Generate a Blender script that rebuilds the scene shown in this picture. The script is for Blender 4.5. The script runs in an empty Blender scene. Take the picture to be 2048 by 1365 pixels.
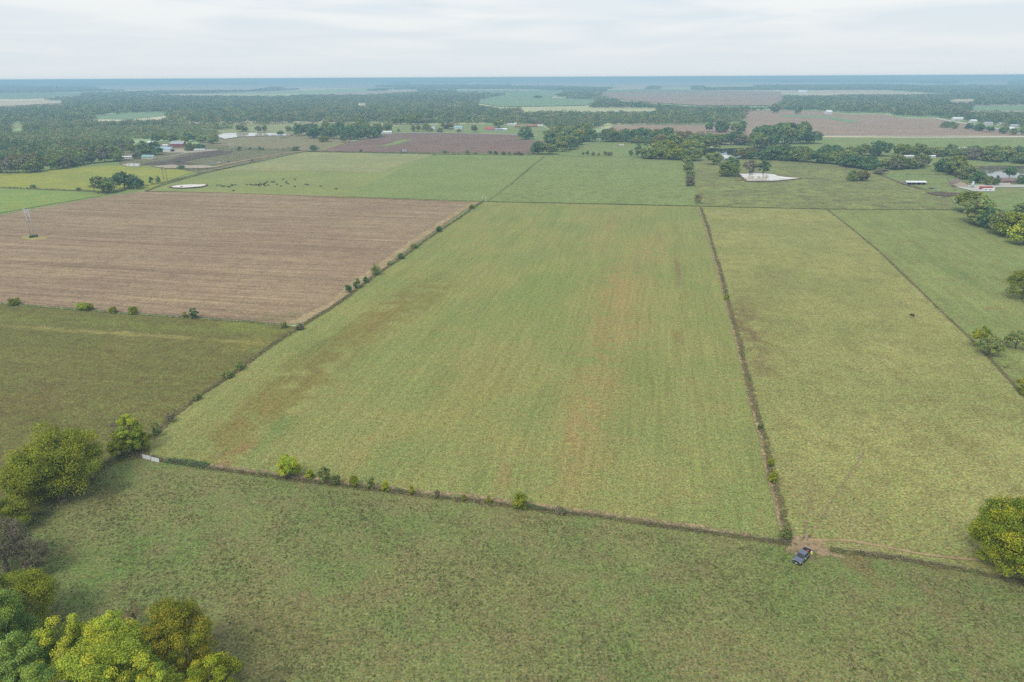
import bpy, bmesh, math, random
import numpy as np
from mathutils import Vector, Matrix
rad = math.radians

# ------------------------------------------------------------------ camera
CAM_H = 100.0                       # metres above the fields
FPX = 1370.0                        # focal length for a 2048 px wide frame
CXP, CYP = 1024.0, 682.5
HORIZON = 155.0
ROLL = math.atan2(10, 2048)
PITCH = math.atan((CYP - HORIZON) / FPX)
S = bpy.context.scene
cam_d = bpy.data.cameras.new('camera')
cam = bpy.data.objects.new('camera', cam_d)
S.collection.objects.link(cam)
cam_d.sensor_width = 36.0
cam_d.lens = FPX / 2048 * 36.0
cam_d.clip_start = 1.0
cam_d.clip_end = 200000.0
cam.location = (0, 0, CAM_H)
cam.rotation_mode = 'QUATERNION'
_R = Matrix.Rotation(math.pi / 2 - PITCH, 4, 'X') @ Matrix.Rotation(-ROLL, 4, 'Z')
cam.rotation_quaternion = _R.to_quaternion()
S.camera = cam
S.render.resolution_x, S.render.resolution_y = 1024, 682

# ------------------------------------------------------------------ light
S.view_settings.view_transform = 'Standard'
S.view_settings.look = 'None'
S.view_settings.gamma = 1.0
S.view_settings.exposure = 0.72
SUN_EL, SUN_AZ = 52.0, 215.0        # soft sun through the overcast, behind the camera's left shoulder
world = bpy.data.worlds.new('World')
S.world = world
world.use_nodes = True
def build_world():
    nt = world.node_tree
    nt.nodes.clear()
    N = nt.nodes.new
    L = nt.links.new
    out = N('ShaderNodeOutputWorld')
    sky = N('ShaderNodeTexSky')
    sky.sky_type = 'NISHITA'
    sky.sun_disc = False
    sky.sun_elevation = rad(SUN_EL)
    sky.sun_rotation = rad(SUN_AZ)
    sky.air_density = 1.3
    sky.dust_density = 2.0
    b1 = N('ShaderNodeBackground')
    b1.inputs[1].default_value = 0.1
    L(sky.outputs[0], b1.inputs[0])
    tc = N('ShaderNodeTexCoord')
    sep = N('ShaderNodeSeparateXYZ')
    L(tc.outputs['Generated'], sep.inputs[0])
    # project the view direction on a flat cloud deck
    zc = N('ShaderNodeMath'); zc.operation = 'MAXIMUM'; zc.inputs[1].default_value = 0.0
    L(sep.outputs[2], zc.inputs[0])
    za = N('ShaderNodeMath'); za.operation = 'ADD'; za.inputs[1].default_value = 0.055
    L(zc.outputs[0], za.inputs[0])
    dx = N('ShaderNodeMath'); dx.operation = 'DIVIDE'
    dy = N('ShaderNodeMath'); dy.operation = 'DIVIDE'
    L(sep.outputs[0], dx.inputs[0]); L(za.outputs[0], dx.inputs[1])
    L(sep.outputs[1], dy.inputs[0]); L(za.outputs[0], dy.inputs[1])
    comb = N('ShaderNodeCombineXYZ')
    L(dx.outputs[0], comb.inputs[0]); L(dy.outputs[0], comb.inputs[1])
    no = N('ShaderNodeTexNoise'); no.inputs['Scale'].default_value = 0.50
    no.inputs['Detail'].default_value = 7; no.inputs['Roughness'].default_value = 0.5
    no.inputs['Distortion'].default_value = 0.5
    L(comb.outputs[0], no.inputs['Vector'])
    rp = N('ShaderNodeValToRGB')
    cr = rp.color_ramp
    cr.elements[0].position = 0.40; cr.elements[0].color = (0.700, 0.790, 0.868, 1)
    cr.elements[1].position = 0.60; cr.elements[1].color = (0.930, 0.940, 0.945, 1)
    L(no.outputs[0], rp.inputs[0])
    b2 = N('ShaderNodeBackground'); b2.inputs[1].default_value = 0.62
    # the deck is thinner and greyer towards the horizon
    mr = N('ShaderNodeMapRange'); mr.inputs[1].default_value = 0.0; mr.inputs[2].default_value = 0.12
    L(zc.outputs[0], mr.inputs[0])
    mx = N('ShaderNodeMix'); mx.data_type = 'RGBA'
    mx.inputs[6].default_value = (0.745, 0.815, 0.855, 1)
    L(mr.outputs[0], mx.inputs[0]); L(rp.outputs[0], mx.inputs[7])
    L(mx.outputs[2], b2.inputs[0])
    ms = N('ShaderNodeMixShader'); ms.inputs[0].default_value = 0.93
    L(b1.outputs[0], ms.inputs[1]); L(b2.outputs[0], ms.inputs[2]); L(ms.outputs[0], out.inputs[0])
build_world()
sun_d = bpy.data.lights.new('sun', 'SUN')
sun_d.energy = 1.45
sun_d.angle = rad(24)
sun_d.color = (1.0, 0.955, 0.88)
sun = bpy.data.objects.new('sun', sun_d)
S.collection.objects.link(sun)
_dir = Vector((math.sin(rad(SUN_AZ)) * math.cos(rad(SUN_EL)), math.cos(rad(SUN_AZ)) * math.cos(rad(SUN_EL)), math.sin(rad(SUN_EL))))
sun.rotation_mode = 'QUATERNION'
sun.rotation_quaternion = _dir.to_track_quat('Z', 'Y')
S.cycles.use_denoising = False
S.cycles.max_bounces = 4
S.cycles.diffuse_bounces = 1
S.cycles.transparent_max_bounces = 24

# ------------------------------------------------------------------ photograph pixel <-> place on the land
_c, _s = math.cos(ROLL), math.sin(ROLL)
_cp, _sp = math.cos(PITCH), math.sin(PITCH)
def W(u, v, z=0.0):
    x, y = u - CXP, CYP - v
    x2, y2 = x * _c + y * _s, -x * _s + y * _c
    d = (x2, FPX * _cp + y2 * _sp, -FPX * _sp + y2 * _cp)
    t = (z - CAM_H) / d[2]
    return Vector((d[0] * t, d[1] * t, z))
def PX(x, y, z=0.0):
    dz = z - CAM_H
    f = y * _cp - dz * _sp
    up = y * _sp + dz * _cp
    x2, y2 = x / f * FPX, up / f * FPX
    return CXP + x2 * _c - y2 * _s, CYP - (x2 * _s + y2 * _c)
def height_at(base, vtop):
    lo, hi = 0.0, 60.0
    for _ in range(30):
        m = (lo + hi) / 2
        if PX(base.x, base.y, m)[1] > vtop: lo = m
        else: hi = m
    return lo
def ppm(p, z=0.0):                 # pixels of the 2048 frame per metre at a place
    return FPX / (p.y * _cp - (z - CAM_H) * _sp)

# ------------------------------------------------------------------ helpers: objects
def link(o): S.collection.objects.link(o); return o
def tag(o, label=None, cat=None, group=None, kind=None):
    if label: o['label'] = label
    if cat: o['category'] = cat
    if group: o['group'] = group
    if kind: o['kind'] = kind
    return o
def empty(name, loc, rz=0.0):
    o = bpy.data.objects.new(name, None)
    o.empty_display_size = 0.5
    o.location = loc
    o.rotation_euler = (0, 0, rz)
    return link(o)
def mesh_obj(name, me, mat=None, parent=None):
    if mat is not None and not me.materials: me.materials.append(mat)
    o = bpy.data.objects.new(name, me)
    if parent is not None: o.parent = parent
    return link(o)
class MB:
    """collects simple solids; build() links them as one mesh object"""
    def __init__(self): self.v = []; self.f = []; self.m = []
    def add(self, vs, fs, mi=0):
        n = len(self.v); self.v += [tuple(p) for p in vs]
        self.f += [tuple(i + n for i in f) for f in fs]; self.m += [mi] * len(fs); return self
    def box(self, c, s, rz=0.0, taper=1.0, mi=0):
        hx, hy, hz = s[0] / 2, s[1] / 2, s[2] / 2
        co, si = math.cos(rz), math.sin(rz); vs = []
        for z, k in ((-hz, 1.0), (hz, taper)):
            for x, y in ((-hx, -hy), (hx, -hy), (hx, hy), (-hx, hy)):
                x, y = x * k, y * k
                vs.append((c[0] + x * co - y * si, c[1] + x * si + y * co, c[2] + z))
        return self.add(vs, [(3, 2, 1, 0), (4, 5, 6, 7), (0, 1, 5, 4), (1, 2, 6, 5), (2, 3, 7, 6), (3, 0, 4, 7)], mi)
    def tube(self, pts, rs, n=8, mi=0, cap=True):
        rings = []; base = len(self.v); P = [Vector(p) for p in pts]
        for i, p in enumerate(P):
            d = (P[min(i + 1, len(P) - 1)] - P[max(i - 1, 0)]).normalized()
            a = d.orthogonal().normalized() if abs(d.z) < 0.9 else Vector((1, 0, 0))
            a = (a - d * a.dot(d)).normalized(); b = d.cross(a)
            for k in range(n):
                t = 2 * math.pi * k / n
                self.v.append(tuple(p + (a * math.cos(t) + b * math.sin(t)) * rs[i]))
        for i in range(len(P) - 1):
            for k in range(n):
                q = (base + i * n + k, base + i * n + (k + 1) % n, base + (i + 1) * n + (k + 1) % n, base + (i + 1) * n + k)
                self.f.append(q); self.m.append(mi)
        if cap:
            self.f.append(tuple(base + k for k in reversed(range(n)))); self.m.append(mi)
            self.f.append(tuple(base + (len(P) - 1) * n + k for k in range(n))); self.m.append(mi)
        return self
    def mesh(self, name, smooth=False):
        me = bpy.data.meshes.new(name)
        me.from_pydata(self.v, [], self.f)
        if any(self.m): me.polygons.foreach_set('material_index', self.m)
        if smooth: me.polygons.foreach_set('use_smooth', [True] * len(self.f))
        me.update(); return me
    def build(self, name, mat, parent=None, smooth=False):
        me = self.mesh(name, smooth)
        for m in (mat if isinstance(mat, (list, tuple)) else [mat]): me.materials.append(m)
        return mesh_obj(name, me, None, parent)

# ------------------------------------------------------------------ helpers: materials
LIGHT_K = 1.32                     # how bright a white sheet lying on the land renders
def lin(c):
    c /= 255.0
    return c / 12.92 if c <= 0.04045 else ((c + 0.055) / 1.055) ** 2.4
def A(r, g, b, k=None):            # base colour of a surface seen as this tone under this sky
    k = k or LIGHT_K
    return (lin(r) / k, lin(g) / k, lin(b) / k, 1.0)
class NT:
    def __init__(self, name, rough=0.9, spec=0.15):
        self.mat = bpy.data.materials.new(name); self.mat.use_nodes = True
        self.nt = self.mat.node_tree
        self.p = self.nt.nodes['Principled BSDF']
        self.p.inputs['Roughness'].default_value = rough
        self.p.inputs['Specular IOR Level'].default_value = spec
        self.tc = None
    def N(self, t, **kw):
        n = self.nt.nodes.new(t)
        for k, v in kw.items(): setattr(n, k, v)
        return n
    def L(self, a, b): self.nt.links.new(a, b)
    def coord(self):
        if not self.tc: self.tc = self.N('ShaderNodeTexCoord')
        return self.tc.outputs['Object']
    def mapping(self, vec, scale=(1, 1, 1), rz=0.0, loc=(0, 0, 0), kind='POINT'):
        m = self.N('ShaderNodeMapping', vector_type=kind)
        m.inputs['Location'].default_value = loc
        m.inputs['Rotation'].default_value = (0, 0, rz)
        m.inputs['Scale'].default_value = scale
        self.L(vec, m.inputs['Vector']); return m.outputs[0]
    def noise(self, vec, scale, detail=3, rough=0.55, dist=0.0):
        n = self.N('ShaderNodeTexNoise')
        n.inputs['Scale'].default_value = scale; n.inputs['Detail'].default_value = detail
        n.inputs['Roughness'].default_value = rough; n.inputs['Distortion'].default_value = dist
        self.L(vec, n.inputs['Vector']); return n.outputs[0]
    def mr(self, v, a, b, c=0.0, d=1.0, smooth=False):
        m = self.N('ShaderNodeMapRange')
        if smooth: m.interpolation_type = 'SMOOTHSTEP'
        for i, x in enumerate((a, b, c, d)): m.inputs[1 + i].default_value = x
        self.L(v, m.inputs[0]); return m.outputs[0]
    def math(self, op, a, b=None):
        m = self.N('ShaderNodeMath', operation=op)
        for i, x in enumerate((a, b)):
            if x is None: continue
            if isinstance(x, (int, float)): m.inputs[i].default_value = x
            else: self.L(x, m.inputs[i])
        return m.outputs[0]
    def mix(self, f, a, b, mode='MIX'):
        m = self.N('ShaderNodeMix', data_type='RGBA', blend_type=mode)
        for i, x in ((0, f), (6, a), (7, b)):
            if isinstance(x, (int, float, tuple)): m.inputs[i].default_value = x
            else: self.L(x, m.inputs[i])
        return m.outputs[2]
    def val(self, col, f):         # multiply a colour by a value socket
        m = self.N('ShaderNodeVectorMath', operation='SCALE')
        self.L(col, m.inputs[0]); self.L(f, m.inputs['Scale']); return m.outputs[0]
    def color(self, c):
        if isinstance(c, tuple): self.p.inputs['Base Color'].default_value = c
        else: self.L(c, self.p.inputs['Base Color'])
    def bump(self, h, strength=0.5, dist=0.3):
        b = self.N('ShaderNodeBump'); b.inputs['Strength'].default_value = strength
        b.inputs['Distance'].default_value = dist
        self.L(h, b.inputs['Height']); self.L(b.outputs[0], self.p.inputs['Normal'])

def paint(name, col, rough=0.6, spec=0.3, var=0.12, scale=1.5, metal=0.0):
    t = NT(name, rough, spec)
    n = t.noise(t.coord(), scale, 4, 0.6)
    base = t.mix(t.mr(n, 0.3, 0.7), tuple(c * (1 - var) for c in col[:3]) + (1,), tuple(min(1, c * (1 + var)) for c in col[:3]) + (1,))
    t.color(base); t.p.inputs['Metallic'].default_value = metal
    return t.mat

FIELD_AZ = rad(11.5)               # the farm's long direction, clockwise from the view direction
def field(name, c1, c2, c3, big=45.0, mid=7.0, fine=1.3, rows=None, spots=(), grain=0.34, bump=0.5, bumpd=0.25, midw=(0.45, 0.72), gain=(1, 1, 1), fleck=0.0, ragged=False):
    """c1/c2 blended in broad patches, c3 in smaller ones, with clumpy fine grain; spots: (u, v, ru_m, rv_m, colour, strength[, azimuth])"""
    t = NT(name, 0.95, 0.05)
    co = t.coord()
    dn = t.N('ShaderNodeTexNoise'); dn.inputs['Scale'].default_value = 1 / 13.0; dn.inputs['Detail'].default_value = 3
    dn.inputs['Roughness'].default_value = 0.5
    t.L(co, dn.inputs['Vector'])
    sub = t.N('ShaderNodeVectorMath', operation='SUBTRACT'); sub.inputs[1].default_value = (0.5, 0.5, 0.5)
    t.L(dn.outputs['Color'], sub.inputs[0])
    sc = t.N('ShaderNodeVectorMath', operation='SCALE'); sc.inputs['Scale'].default_value = 6.0
    t.L(sub.outputs[0], sc.inputs[0])
    ad = t.N('ShaderNodeVectorMath', operation='ADD'); t.L(co, ad.inputs[0]); t.L(sc.outputs[0], ad.inputs[1])
    wob = ad.outputs[0]
    nb = t.noise(co, 1.0 / big, 4, 0.6, 0.4)
    col = t.mix(t.mr(nb, 0.36, 0.64, smooth=True), c1, c2)
    nm = t.noise(co, 1.0 / mid, 5, 0.68)
    ns = t.noise(t.mapping(wob, (3.5, 30, 1), -(rows[0] if rows else 0.6), kind='TEXTURE'), 1.0, 4, 0.65) if spots else None
    col = t.mix(t.mr(nm, midw[0], midw[1], 0, 0.85), col, c3)
    for sp in spots:
        u, v, a, b, c, k = sp[:6]
        az = sp[6] if len(sp) > 6 else FIELD_AZ
        w = W(u, v)
        m = t.mapping(wob, (a, b, 1), -az, (w.x, w.y, 0), 'TEXTURE')
        ln = t.N('ShaderNodeVectorMath', operation='LENGTH'); t.L(m, ln.inputs[0])
        f = t.mr(ln.outputs['Value'], 0.15, 1.25, k, 0.0, smooth=True)
        f2 = t.math('MULTIPLY', f, t.mr(ns, 0.34, 0.62, 0.45, 1.0))
        col = t.mix(f2, col, c)
    hgt = None
    if rows:
        az, per, ln_, k = rows
        rv = t.mapping(co, (per, ln_, 1), -az, kind='TEXTURE')
        r1 = t.noise(rv, 1.0, 3, 0.6)
        col = t.val(col, t.mr(r1, 0.25, 0.75, 1 - k, 1 + k))
        rv2 = t.mapping(co, (per * 5, ln_ * 3, 1), -az, kind='TEXTURE')
        r2 = t.noise(rv2, 1.0, 2, 0.5)
        col = t.val(col, t.mr(r2, 0.25, 0.75, 1 - k * 0.45, 1 + k * 0.45))
        hgt = r1
    nf = t.noise(co, fine, 5, 0.72)
    nf2 = t.noise(co, fine * 0.30, 4, 0.65)
    col = t.val(col, t.mr(nf, 0.3, 0.7, 1 - grain, 1 + grain))
    col = t.val(col, t.mr(nf2, 0.3, 0.7, 1 - grain * 0.26, 1 + grain * 0.26))
    # blades, seed heads and bare soil differ in hue as well as tone
    nc = t.N('ShaderNodeTexNoise'); nc.inputs['Scale'].default_value = fine * 0.7
    nc.inputs['Detail'].default_value = 4; nc.inputs['Roughness'].default_value = 0.75
    t.L(co, nc.inputs['Vector'])
    hs = t.N('ShaderNodeVectorMath', operation='MULTIPLY_ADD')
    hs.inputs[1].default_value = (grain * 1.6, grain * 1.2, grain * 1.7); hs.inputs[2].default_value = (1 - grain * 0.8, 1 - grain * 0.6, 1 - grain * 0.85)
    t.L(nc.outputs['Color'], hs.inputs[0])
    vm = t.N('ShaderNodeVectorMath', operation='MULTIPLY'); t.L(col, vm.inputs[0]); t.L(hs.outputs[0], vm.inputs[1]); col = vm.outputs[0]
    if fleck:
        n1 = t.noise(t.mapping(co, loc=(31, 7, 0)), 0.75, 3, 0.6)
        col = t.mix(t.mr(n1, 0.60, 0.70, 0, fleck), col, (0.055, 0.105, 0.035, 1))
        n2 = t.noise(t.mapping(co, loc=(3, 71, 0)), 0.9, 3, 0.6)
        col = t.mix(t.mr(n2, 0.62, 0.72, 0, fleck), col, (0.36, 0.29, 0.16, 1))
    if gain != (1, 1, 1):
        vg = t.N('ShaderNodeVectorMath', operation='MULTIPLY'); t.L(col, vg.inputs[0]); vg.inputs[1].default_value = gain; col = vg.outputs[0]
    t.color(col)
    h = t.math('ADD', nf, t.math('MULTIPLY', nf2, 1.6))
    if hgt is not None: h = t.math('ADD', h, t.math('MULTIPLY', hgt, 0.6))
    t.bump(h, bump, bumpd)
    if ragged:                     # bare earth gives way to grass through a broken edge
        at = t.N('ShaderNodeAttribute', attribute_name='cover')
        a = t.math('ADD', at.outputs['Fac'], t.mr(t.noise(co, ragged, 5, 0.7), 0.25, 0.75, -0.55, 0.55))
        tr = t.N('ShaderNodeBsdfTransparent'); ms = t.N('ShaderNodeMixShader')
        t.L(t.mr(a, 0.28, 0.55), ms.inputs[0]); t.L(tr.outputs[0], ms.inputs[1]); t.L(t.p.outputs[0], ms.inputs[2])
        t.L(ms.outputs[0], t.nt.nodes['Material Output'].inputs[0])
    return t.mat

def sheet(name, pts, mat, level=1, jitter=0.0, world_pts=False, seed=1, soft=0.0, core=1.0):
    """a field, road or pond lying on the land"""
    w = [Vector(p) if world_pts else W(*p) for p in pts]
    dmax = max(p.y for p in w)
    z = level * (0.02 if dmax < 610 else 0.10 if dmax < 3000 else 0.6)
    rnd = random.Random(seed); out = []
    for i, p in enumerate(w):
        q = w[(i + 1) % len(w)]
        n = 1
        if jitter: n = max(1, min(40, int((q - p).length / (jitter * 4))))
        for k in range(n):
            a = p.lerp(q, k / n)
            if jitter: a = a + Vector((rnd.uniform(-jitter, jitter), rnd.uniform(-jitter, jitter), 0))
            out.append((a.x, a.y, z))
    me = bpy.data.meshes.new(name)
    bm = bmesh.new()
    f = bm.faces.new([bm.verts.new(p) for p in out])
    lay = bm.verts.layers.float.new('cover')
    if soft:
        bmesh.ops.inset_individual(bm, faces=[f], thickness=soft, use_even_offset=False)
        for v_ in bm.verts: v_[lay] = 0.0 if any(e_.is_boundary for e_ in v_.link_edges) else core
    else:
        for v_ in bm.verts: v_[lay] = 1.0
    bmesh.ops.triangulate(bm, faces=bm.faces[:])
    for f in bm.faces:
        if f.normal.z < 0: f.normal_flip()
    bm.to_mesh(me); bm.free()
    o = mesh_obj(name, me, mat)
    return tag(o, kind='structure')
def strip(name, pts, width, mat, level=3, w2=None, jitter=0.0, seed=3, peak=1.0):
    rnd = random.Random(seed)
    w = [W(*p) for p in pts]; d = []
    for i in range(len(w) - 1):
        n = max(1, int((w[i + 1] - w[i]).length / 12))
        n = min(n, 60)
        d += [w[i].lerp(w[i + 1], k / n) for k in range(n)]
    d.append(w[-1]); Lp, Rp = [], []
    for i, p in enumerate(d):
        t = (d[min(i + 1, len(d) - 1)] - d[max(0, i - 1)]).normalized()
        nrm = Vector((-t.y, t.x, 0)); h = (width if w2 is None else width + (w2 - width) * i / (len(d) - 1)) / 2
        h1 = h * (1 + rnd.uniform(-jitter, jitter)); h2 = h * (1 + rnd.uniform(-jitter, jitter))
        Lp.append(p + nrm * h1); Rp.append(p - nrm * h2)
    dmax = max(p.y for p in w)
    z = level * (0.02 if dmax < 610 else 0.10 if dmax < 3000 else 0.6)
    n = len(Lp); cols = [0.0, 0.3, 0.7, 1.0]
    mb = MB(); vs = [tuple(a.lerp(b, k))[:2] + (z,) for k in cols for a, b in zip(Lp, Rp)]
    mb.add(vs, [(c * n + i, (c + 1) * n + i, (c + 1) * n + i + 1, c * n + i + 1) for c in range(3) for i in range(n - 1)])
    o = mb.build(name, mat)
    a = o.data.attributes.new('cover', 'FLOAT', 'POINT')
    a.data.foreach_set('value', [x for x in (0.0, peak, peak, 0.0) for _ in range(n)])
    return tag(o, kind='structure')

# ------------------------------------------------------------------ the land
M = {}
def far_sections():
    t = NT('far_farmland_sections', 0.95, 0.05); co = t.coord()
    fl = t.N('ShaderNodeVectorMath', operation='FLOOR'); t.L(t.mapping(co, (760, 1500, 1e6), -FIELD_AZ, kind='TEXTURE'), fl.inputs[0])
    wn = t.N('ShaderNodeTexWhiteNoise'); t.L(fl.outputs[0], wn.inputs['Vector'])
    rp = t.N('ShaderNodeValToRGB'); rp.color_ramp.interpolation = 'CONSTANT'; e = rp.color_ramp.elements
    e[0].position = 0; e[0].color = A(214, 196, 160); e[1].position = .25; e[1].color = A(166, 186, 130)
    for p_, c_ in ((.42, A(228, 214, 176)), (.62, A(190, 168, 148)), (.80, A(196, 196, 148))): x = e.new(p_); x.color = c_
    t.L(wn.outputs['Value'], rp.inputs[0])
    t.color(t.val(rp.outputs[0], t.mr(t.noise(co, .004, 5, .6), .3, .7, .85, 1.12)))
    return t.mat
M['far'] = far_sections()
M['pasture'] = field('foreground_pasture_grass', A(116, 126, 78), A(130, 128, 86), A(128, 116, 86), big=30, mid=6.5, fine=2.0, grain=0.72, bump=0.9, bumpd=0.35, midw=(0.44, 0.70), gain=(1.24, 1.30, 1.12), fleck=0.4,
    spots=[(225, 990, 8, 6, A(112, 98, 68), 0.8, rad(60)), (1730, 1130, 9, 5, A(128, 104, 78), 0.85, rad(100)),
           (560, 1265, 16, 13, A(118, 108, 74), 0.55), (330, 1120, 14, 12, A(98, 124, 64), 0.5), (1050, 1180, 30, 14, A(126, 118, 82), 0.5, rad(95)),
           (1750, 1270, 26, 18, A(140, 132, 90), 0.55), (200, 1130, 10, 14, A(92, 124, 60), 0.55), (1560, 1210, 14, 18, A(100, 122, 66), 0.4), (1870, 1180, 22, 8, A(128, 112, 82), 0.5, rad(95))])
M['main'] = field('mown_hay_field', A(144, 150, 92), A(132, 146, 88), A(154, 144, 94), big=42, mid=8, fine=2.0, grain=0.78, rows=(FIELD_AZ, 1.5, 40.0, 0.13), bump=0.7, midw=(0.5, 0.85), gain=(1.15, 1.05, 1.0), fleck=0.45,
    spots=[(620, 750, 15, 85, A(126, 118, 70), 0.8), (800, 610, 15, 60, A(126, 120, 72), 0.7), (1235, 610, 16, 95, A(160, 140, 96), 0.6), (1170, 830, 12, 60, A(158, 138, 92), 0.55), (1300, 500, 14, 80, A(160, 144, 98), 0.5), (560, 790, 11, 62, A(132, 124, 74), 0.6), (640, 700, 12, 46, A(112, 118, 66), 0.6), (860, 590, 16, 60, A(120, 122, 68), 0.65), (480, 850, 10, 26, A(136, 128, 76), 0.6),
           (740, 650, 8, 50, A(140, 126, 76), 0.6), (1245, 560, 10, 60, A(166, 144, 98), 0.45), (1240, 650, 13, 30, A(160, 142, 96), 0.45), (1190, 740, 12, 44, A(156, 140, 92), 0.4),
           (1150, 900, 7, 30, A(156, 138, 92), 0.45), (1210, 460, 12, 90, A(158, 146, 98), 0.5), (1356, 545, 2.2, 62, A(126, 104, 74), 0.6), (1356, 680, 2.5, 30, A(126, 110, 76), 0.45),
           (1100, 560, 20, 90, A(126, 150, 84), 0.5), (1290, 760, 12, 40, A(122, 136, 74), 0.55), (560, 855, 5, 20, A(100, 136, 76), 0.6), (470, 912, 16, 4, A(146, 118, 82), 0.75, rad(100)),
           (700, 945, 26, 3, A(152, 128, 86), 0.5, rad(100)), (1000, 985, 26, 3, A(158, 130, 92), 0.6, rad(100)), (1110, 430, 50, 16, A(118, 152, 84), 0.5, rad(100)), (940, 800, 26, 50, A(144, 142, 84), 0.5)])
M['olive'] = field('rough_olive_field', A(104, 106, 62), A(112, 110, 66), A(96, 86, 58), big=50, mid=5, fine=1.6, grain=0.82, bump=0.9, rows=(FIELD_AZ + rad(90), 3.0, 28, 0.12), gain=(1.36, 1.33, 1.16), fleck=0.4,
    spots=[(250, 668, 3, 90, A(150, 140, 92), 0.9, rad(101)), (120, 640, 6, 120, A(116, 126, 66), 0.6, rad(101)), (500, 690, 10, 16, A(134, 128, 74), 0.6), (60, 800, 22, 30, A(100, 88, 60), 0.6), (490, 655, 8, 22, A(124, 134, 70), 0.7, rad(101))])
M['stubble'] = field('harvested_stubble_rows', A(154, 130, 108), A(148, 122, 104), A(132, 108, 92), big=70, mid=9, fine=1.3, grain=0.5, rows=(FIELD_AZ + rad(90), 1.5, 80, 0.30), bump=0.6, gain=(1.18, 1.26, 1.14),
    spots=[(140, 530, 10, 40, A(122, 98, 82), 0.5, rad(101)), (360, 600, 6, 40, A(168, 146, 112), 0.5, rad(101)), (560, 635, 10, 16, A(118, 108, 74), 0.6, rad(101)), (1, 440, 9, 70, A(128, 100, 88), 0.5, rad(75))])
M['r1'] = field('right_pale_pasture', A(164, 162, 100), A(150, 152, 92), A(136, 128, 80), big=45, mid=9, fine=1.6, grain=0.76, bump=0.7, midw=(0.47, 0.74), rows=(FIELD_AZ, 3.0, 30, 0.06), fleck=0.3,
    spots=[(1497, 650, 8, 42, A(122, 100, 72), 0.95), (1520, 730, 7, 24, A(130, 108, 78), 0.7), (1520, 600, 16, 60, A(134, 130, 80), 0.5), (1610, 480, 30, 70, A(148, 154, 94), 0.4), (1640, 1010, 9, 30, A(160, 146, 100), 0.6, rad(160)), (1780, 960, 16, 20, A(136, 142, 78), 0.4), (1560, 560, 12, 30, A(130, 126, 80), 0.5),
           (1700, 690, 12, 20, A(126, 128, 74), 0.5), (1880, 880, 14, 20, A(132, 130, 76), 0.5), (1530, 930, 5, 14, A(130, 118, 78), 0.5)])
M['r2'] = field('right_green_pasture', A(148, 156, 94), A(136, 146, 86), A(138, 130, 82), big=50, mid=9, fine=1.3, grain=0.62, midw=(0.47, 0.74), bump=0.7, rows=(FIELD_AZ, 5.0, 40, 0.14), fleck=0.2,
    spots=[(1900, 540, 8, 60, A(116, 136, 76), 0.6), (2000, 610, 12, 30, A(150, 144, 92), 0.5), (2020, 520, 8, 40, A(120, 142, 80), 0.5), (1800, 450, 30, 14, A(134, 148, 88), 0.5, rad(90))])
M['cows'] = field('cattle_pasture_grass', A(150, 160, 96), A(140, 152, 92), A(152, 146, 92), big=60, mid=9, fine=0.45, grain=0.26, bump=0.6)
M['cows2'] = field('pale_upper_pasture', A(164, 166, 112), A(152, 158, 108), A(146, 138, 100), big=60, mid=12, fine=0.45, grain=0.24, bump=0.5,
    spots=[(600, 343, 9, 130, A(172, 150, 104), 0.9, rad(98)), (760, 330, 7, 80, A(166, 152, 100), 0.6, rad(40))])
M['n2'] = field('green_meadow', A(140, 155, 94), A(132, 148, 90), A(146, 148, 94), big=50, mid=10, fine=0.45, grain=0.28, bump=0.7)
M['n3'] = field('mottled_meadow', A(144, 157, 95), A(136, 149, 90), A(112, 118, 78), big=40, mid=8, fine=0.45, grain=0.34, bump=0.9, bumpd=.5, midw=(0.5, 0.72), fleck=.3,
    spots=[(1180, 409, 60, 3.5, A(110, 100, 78), 0.8, rad(0) + rad(4)), (1340, 395, 18, 12, A(110, 120, 76), 0.6), (1250, 330, 40, 14, A(146, 150, 100), 0.5)])
M['n4'] = field('rolling_rough_pasture', A(150, 156, 94), A(136, 140, 88), A(112, 104, 76), big=34, mid=11, fine=0.45, grain=0.36, bump=0.9, bumpd=.5, midw=(0.46, 0.66), fleck=.3,
    spots=[(1600, 335, 60, 30, A(116, 126, 86), 0.8, rad(0)), (1530, 385, 40, 14, A(112, 118, 78), 0.6, 0.0), (1700, 400, 40, 8, A(118, 112, 78), 0.5, 0.0), (1560, 368, 60, 8, A(146, 158, 96), 0.6, 0.0), (1420, 385, 8, 16, A(138, 168, 84), 0.7, 0.0), (1850, 410, 30, 10, A(130, 158, 84), 0.5, 0.0)])
M['n5'] = field('farmyard_grass', A(134, 156, 92), A(144, 150, 94), A(120, 124, 84), big=40, mid=9, fine=0.45, grain=0.3, bump=0.7,
    spots=[(1888, 391, 26, 5, A(92, 74, 62), 1.0, 0.0), (1850, 386, 14, 3, A(100, 82, 66), 0.9, 0.0), (2010, 384, 16, 4, A(164, 148, 108), 0.8, 0.0), (1990, 395, 60, 2.5, A(116, 110, 84), 0.7, 0.0)])
M['yellow'] = field('yellowing_bean_field', A(166, 168, 74), A(150, 158, 76), A(146, 142, 82), big=60, mid=14, fine=0.4, grain=0.12, bump=0.3,
    spots=[(120, 355, 30, 60, A(144, 152, 84), 0.7, rad(90)), (30, 358, 30, 20, A(168, 168, 84), 0.5, 0.0)])
M['lime'] = field('bright_green_crop', A(138, 160, 84), A(130, 154, 84), A(168, 164, 88), big=50, mid=16, fine=0.4, grain=0.12, bump=0.3)
M['yard'] = field('weedy_yard', A(128, 130, 92), A(138, 134, 98), A(112, 100, 82), big=40, mid=10, fine=0.5, grain=0.25, bump=0.5, midw=(0.45, 0.6))
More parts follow.
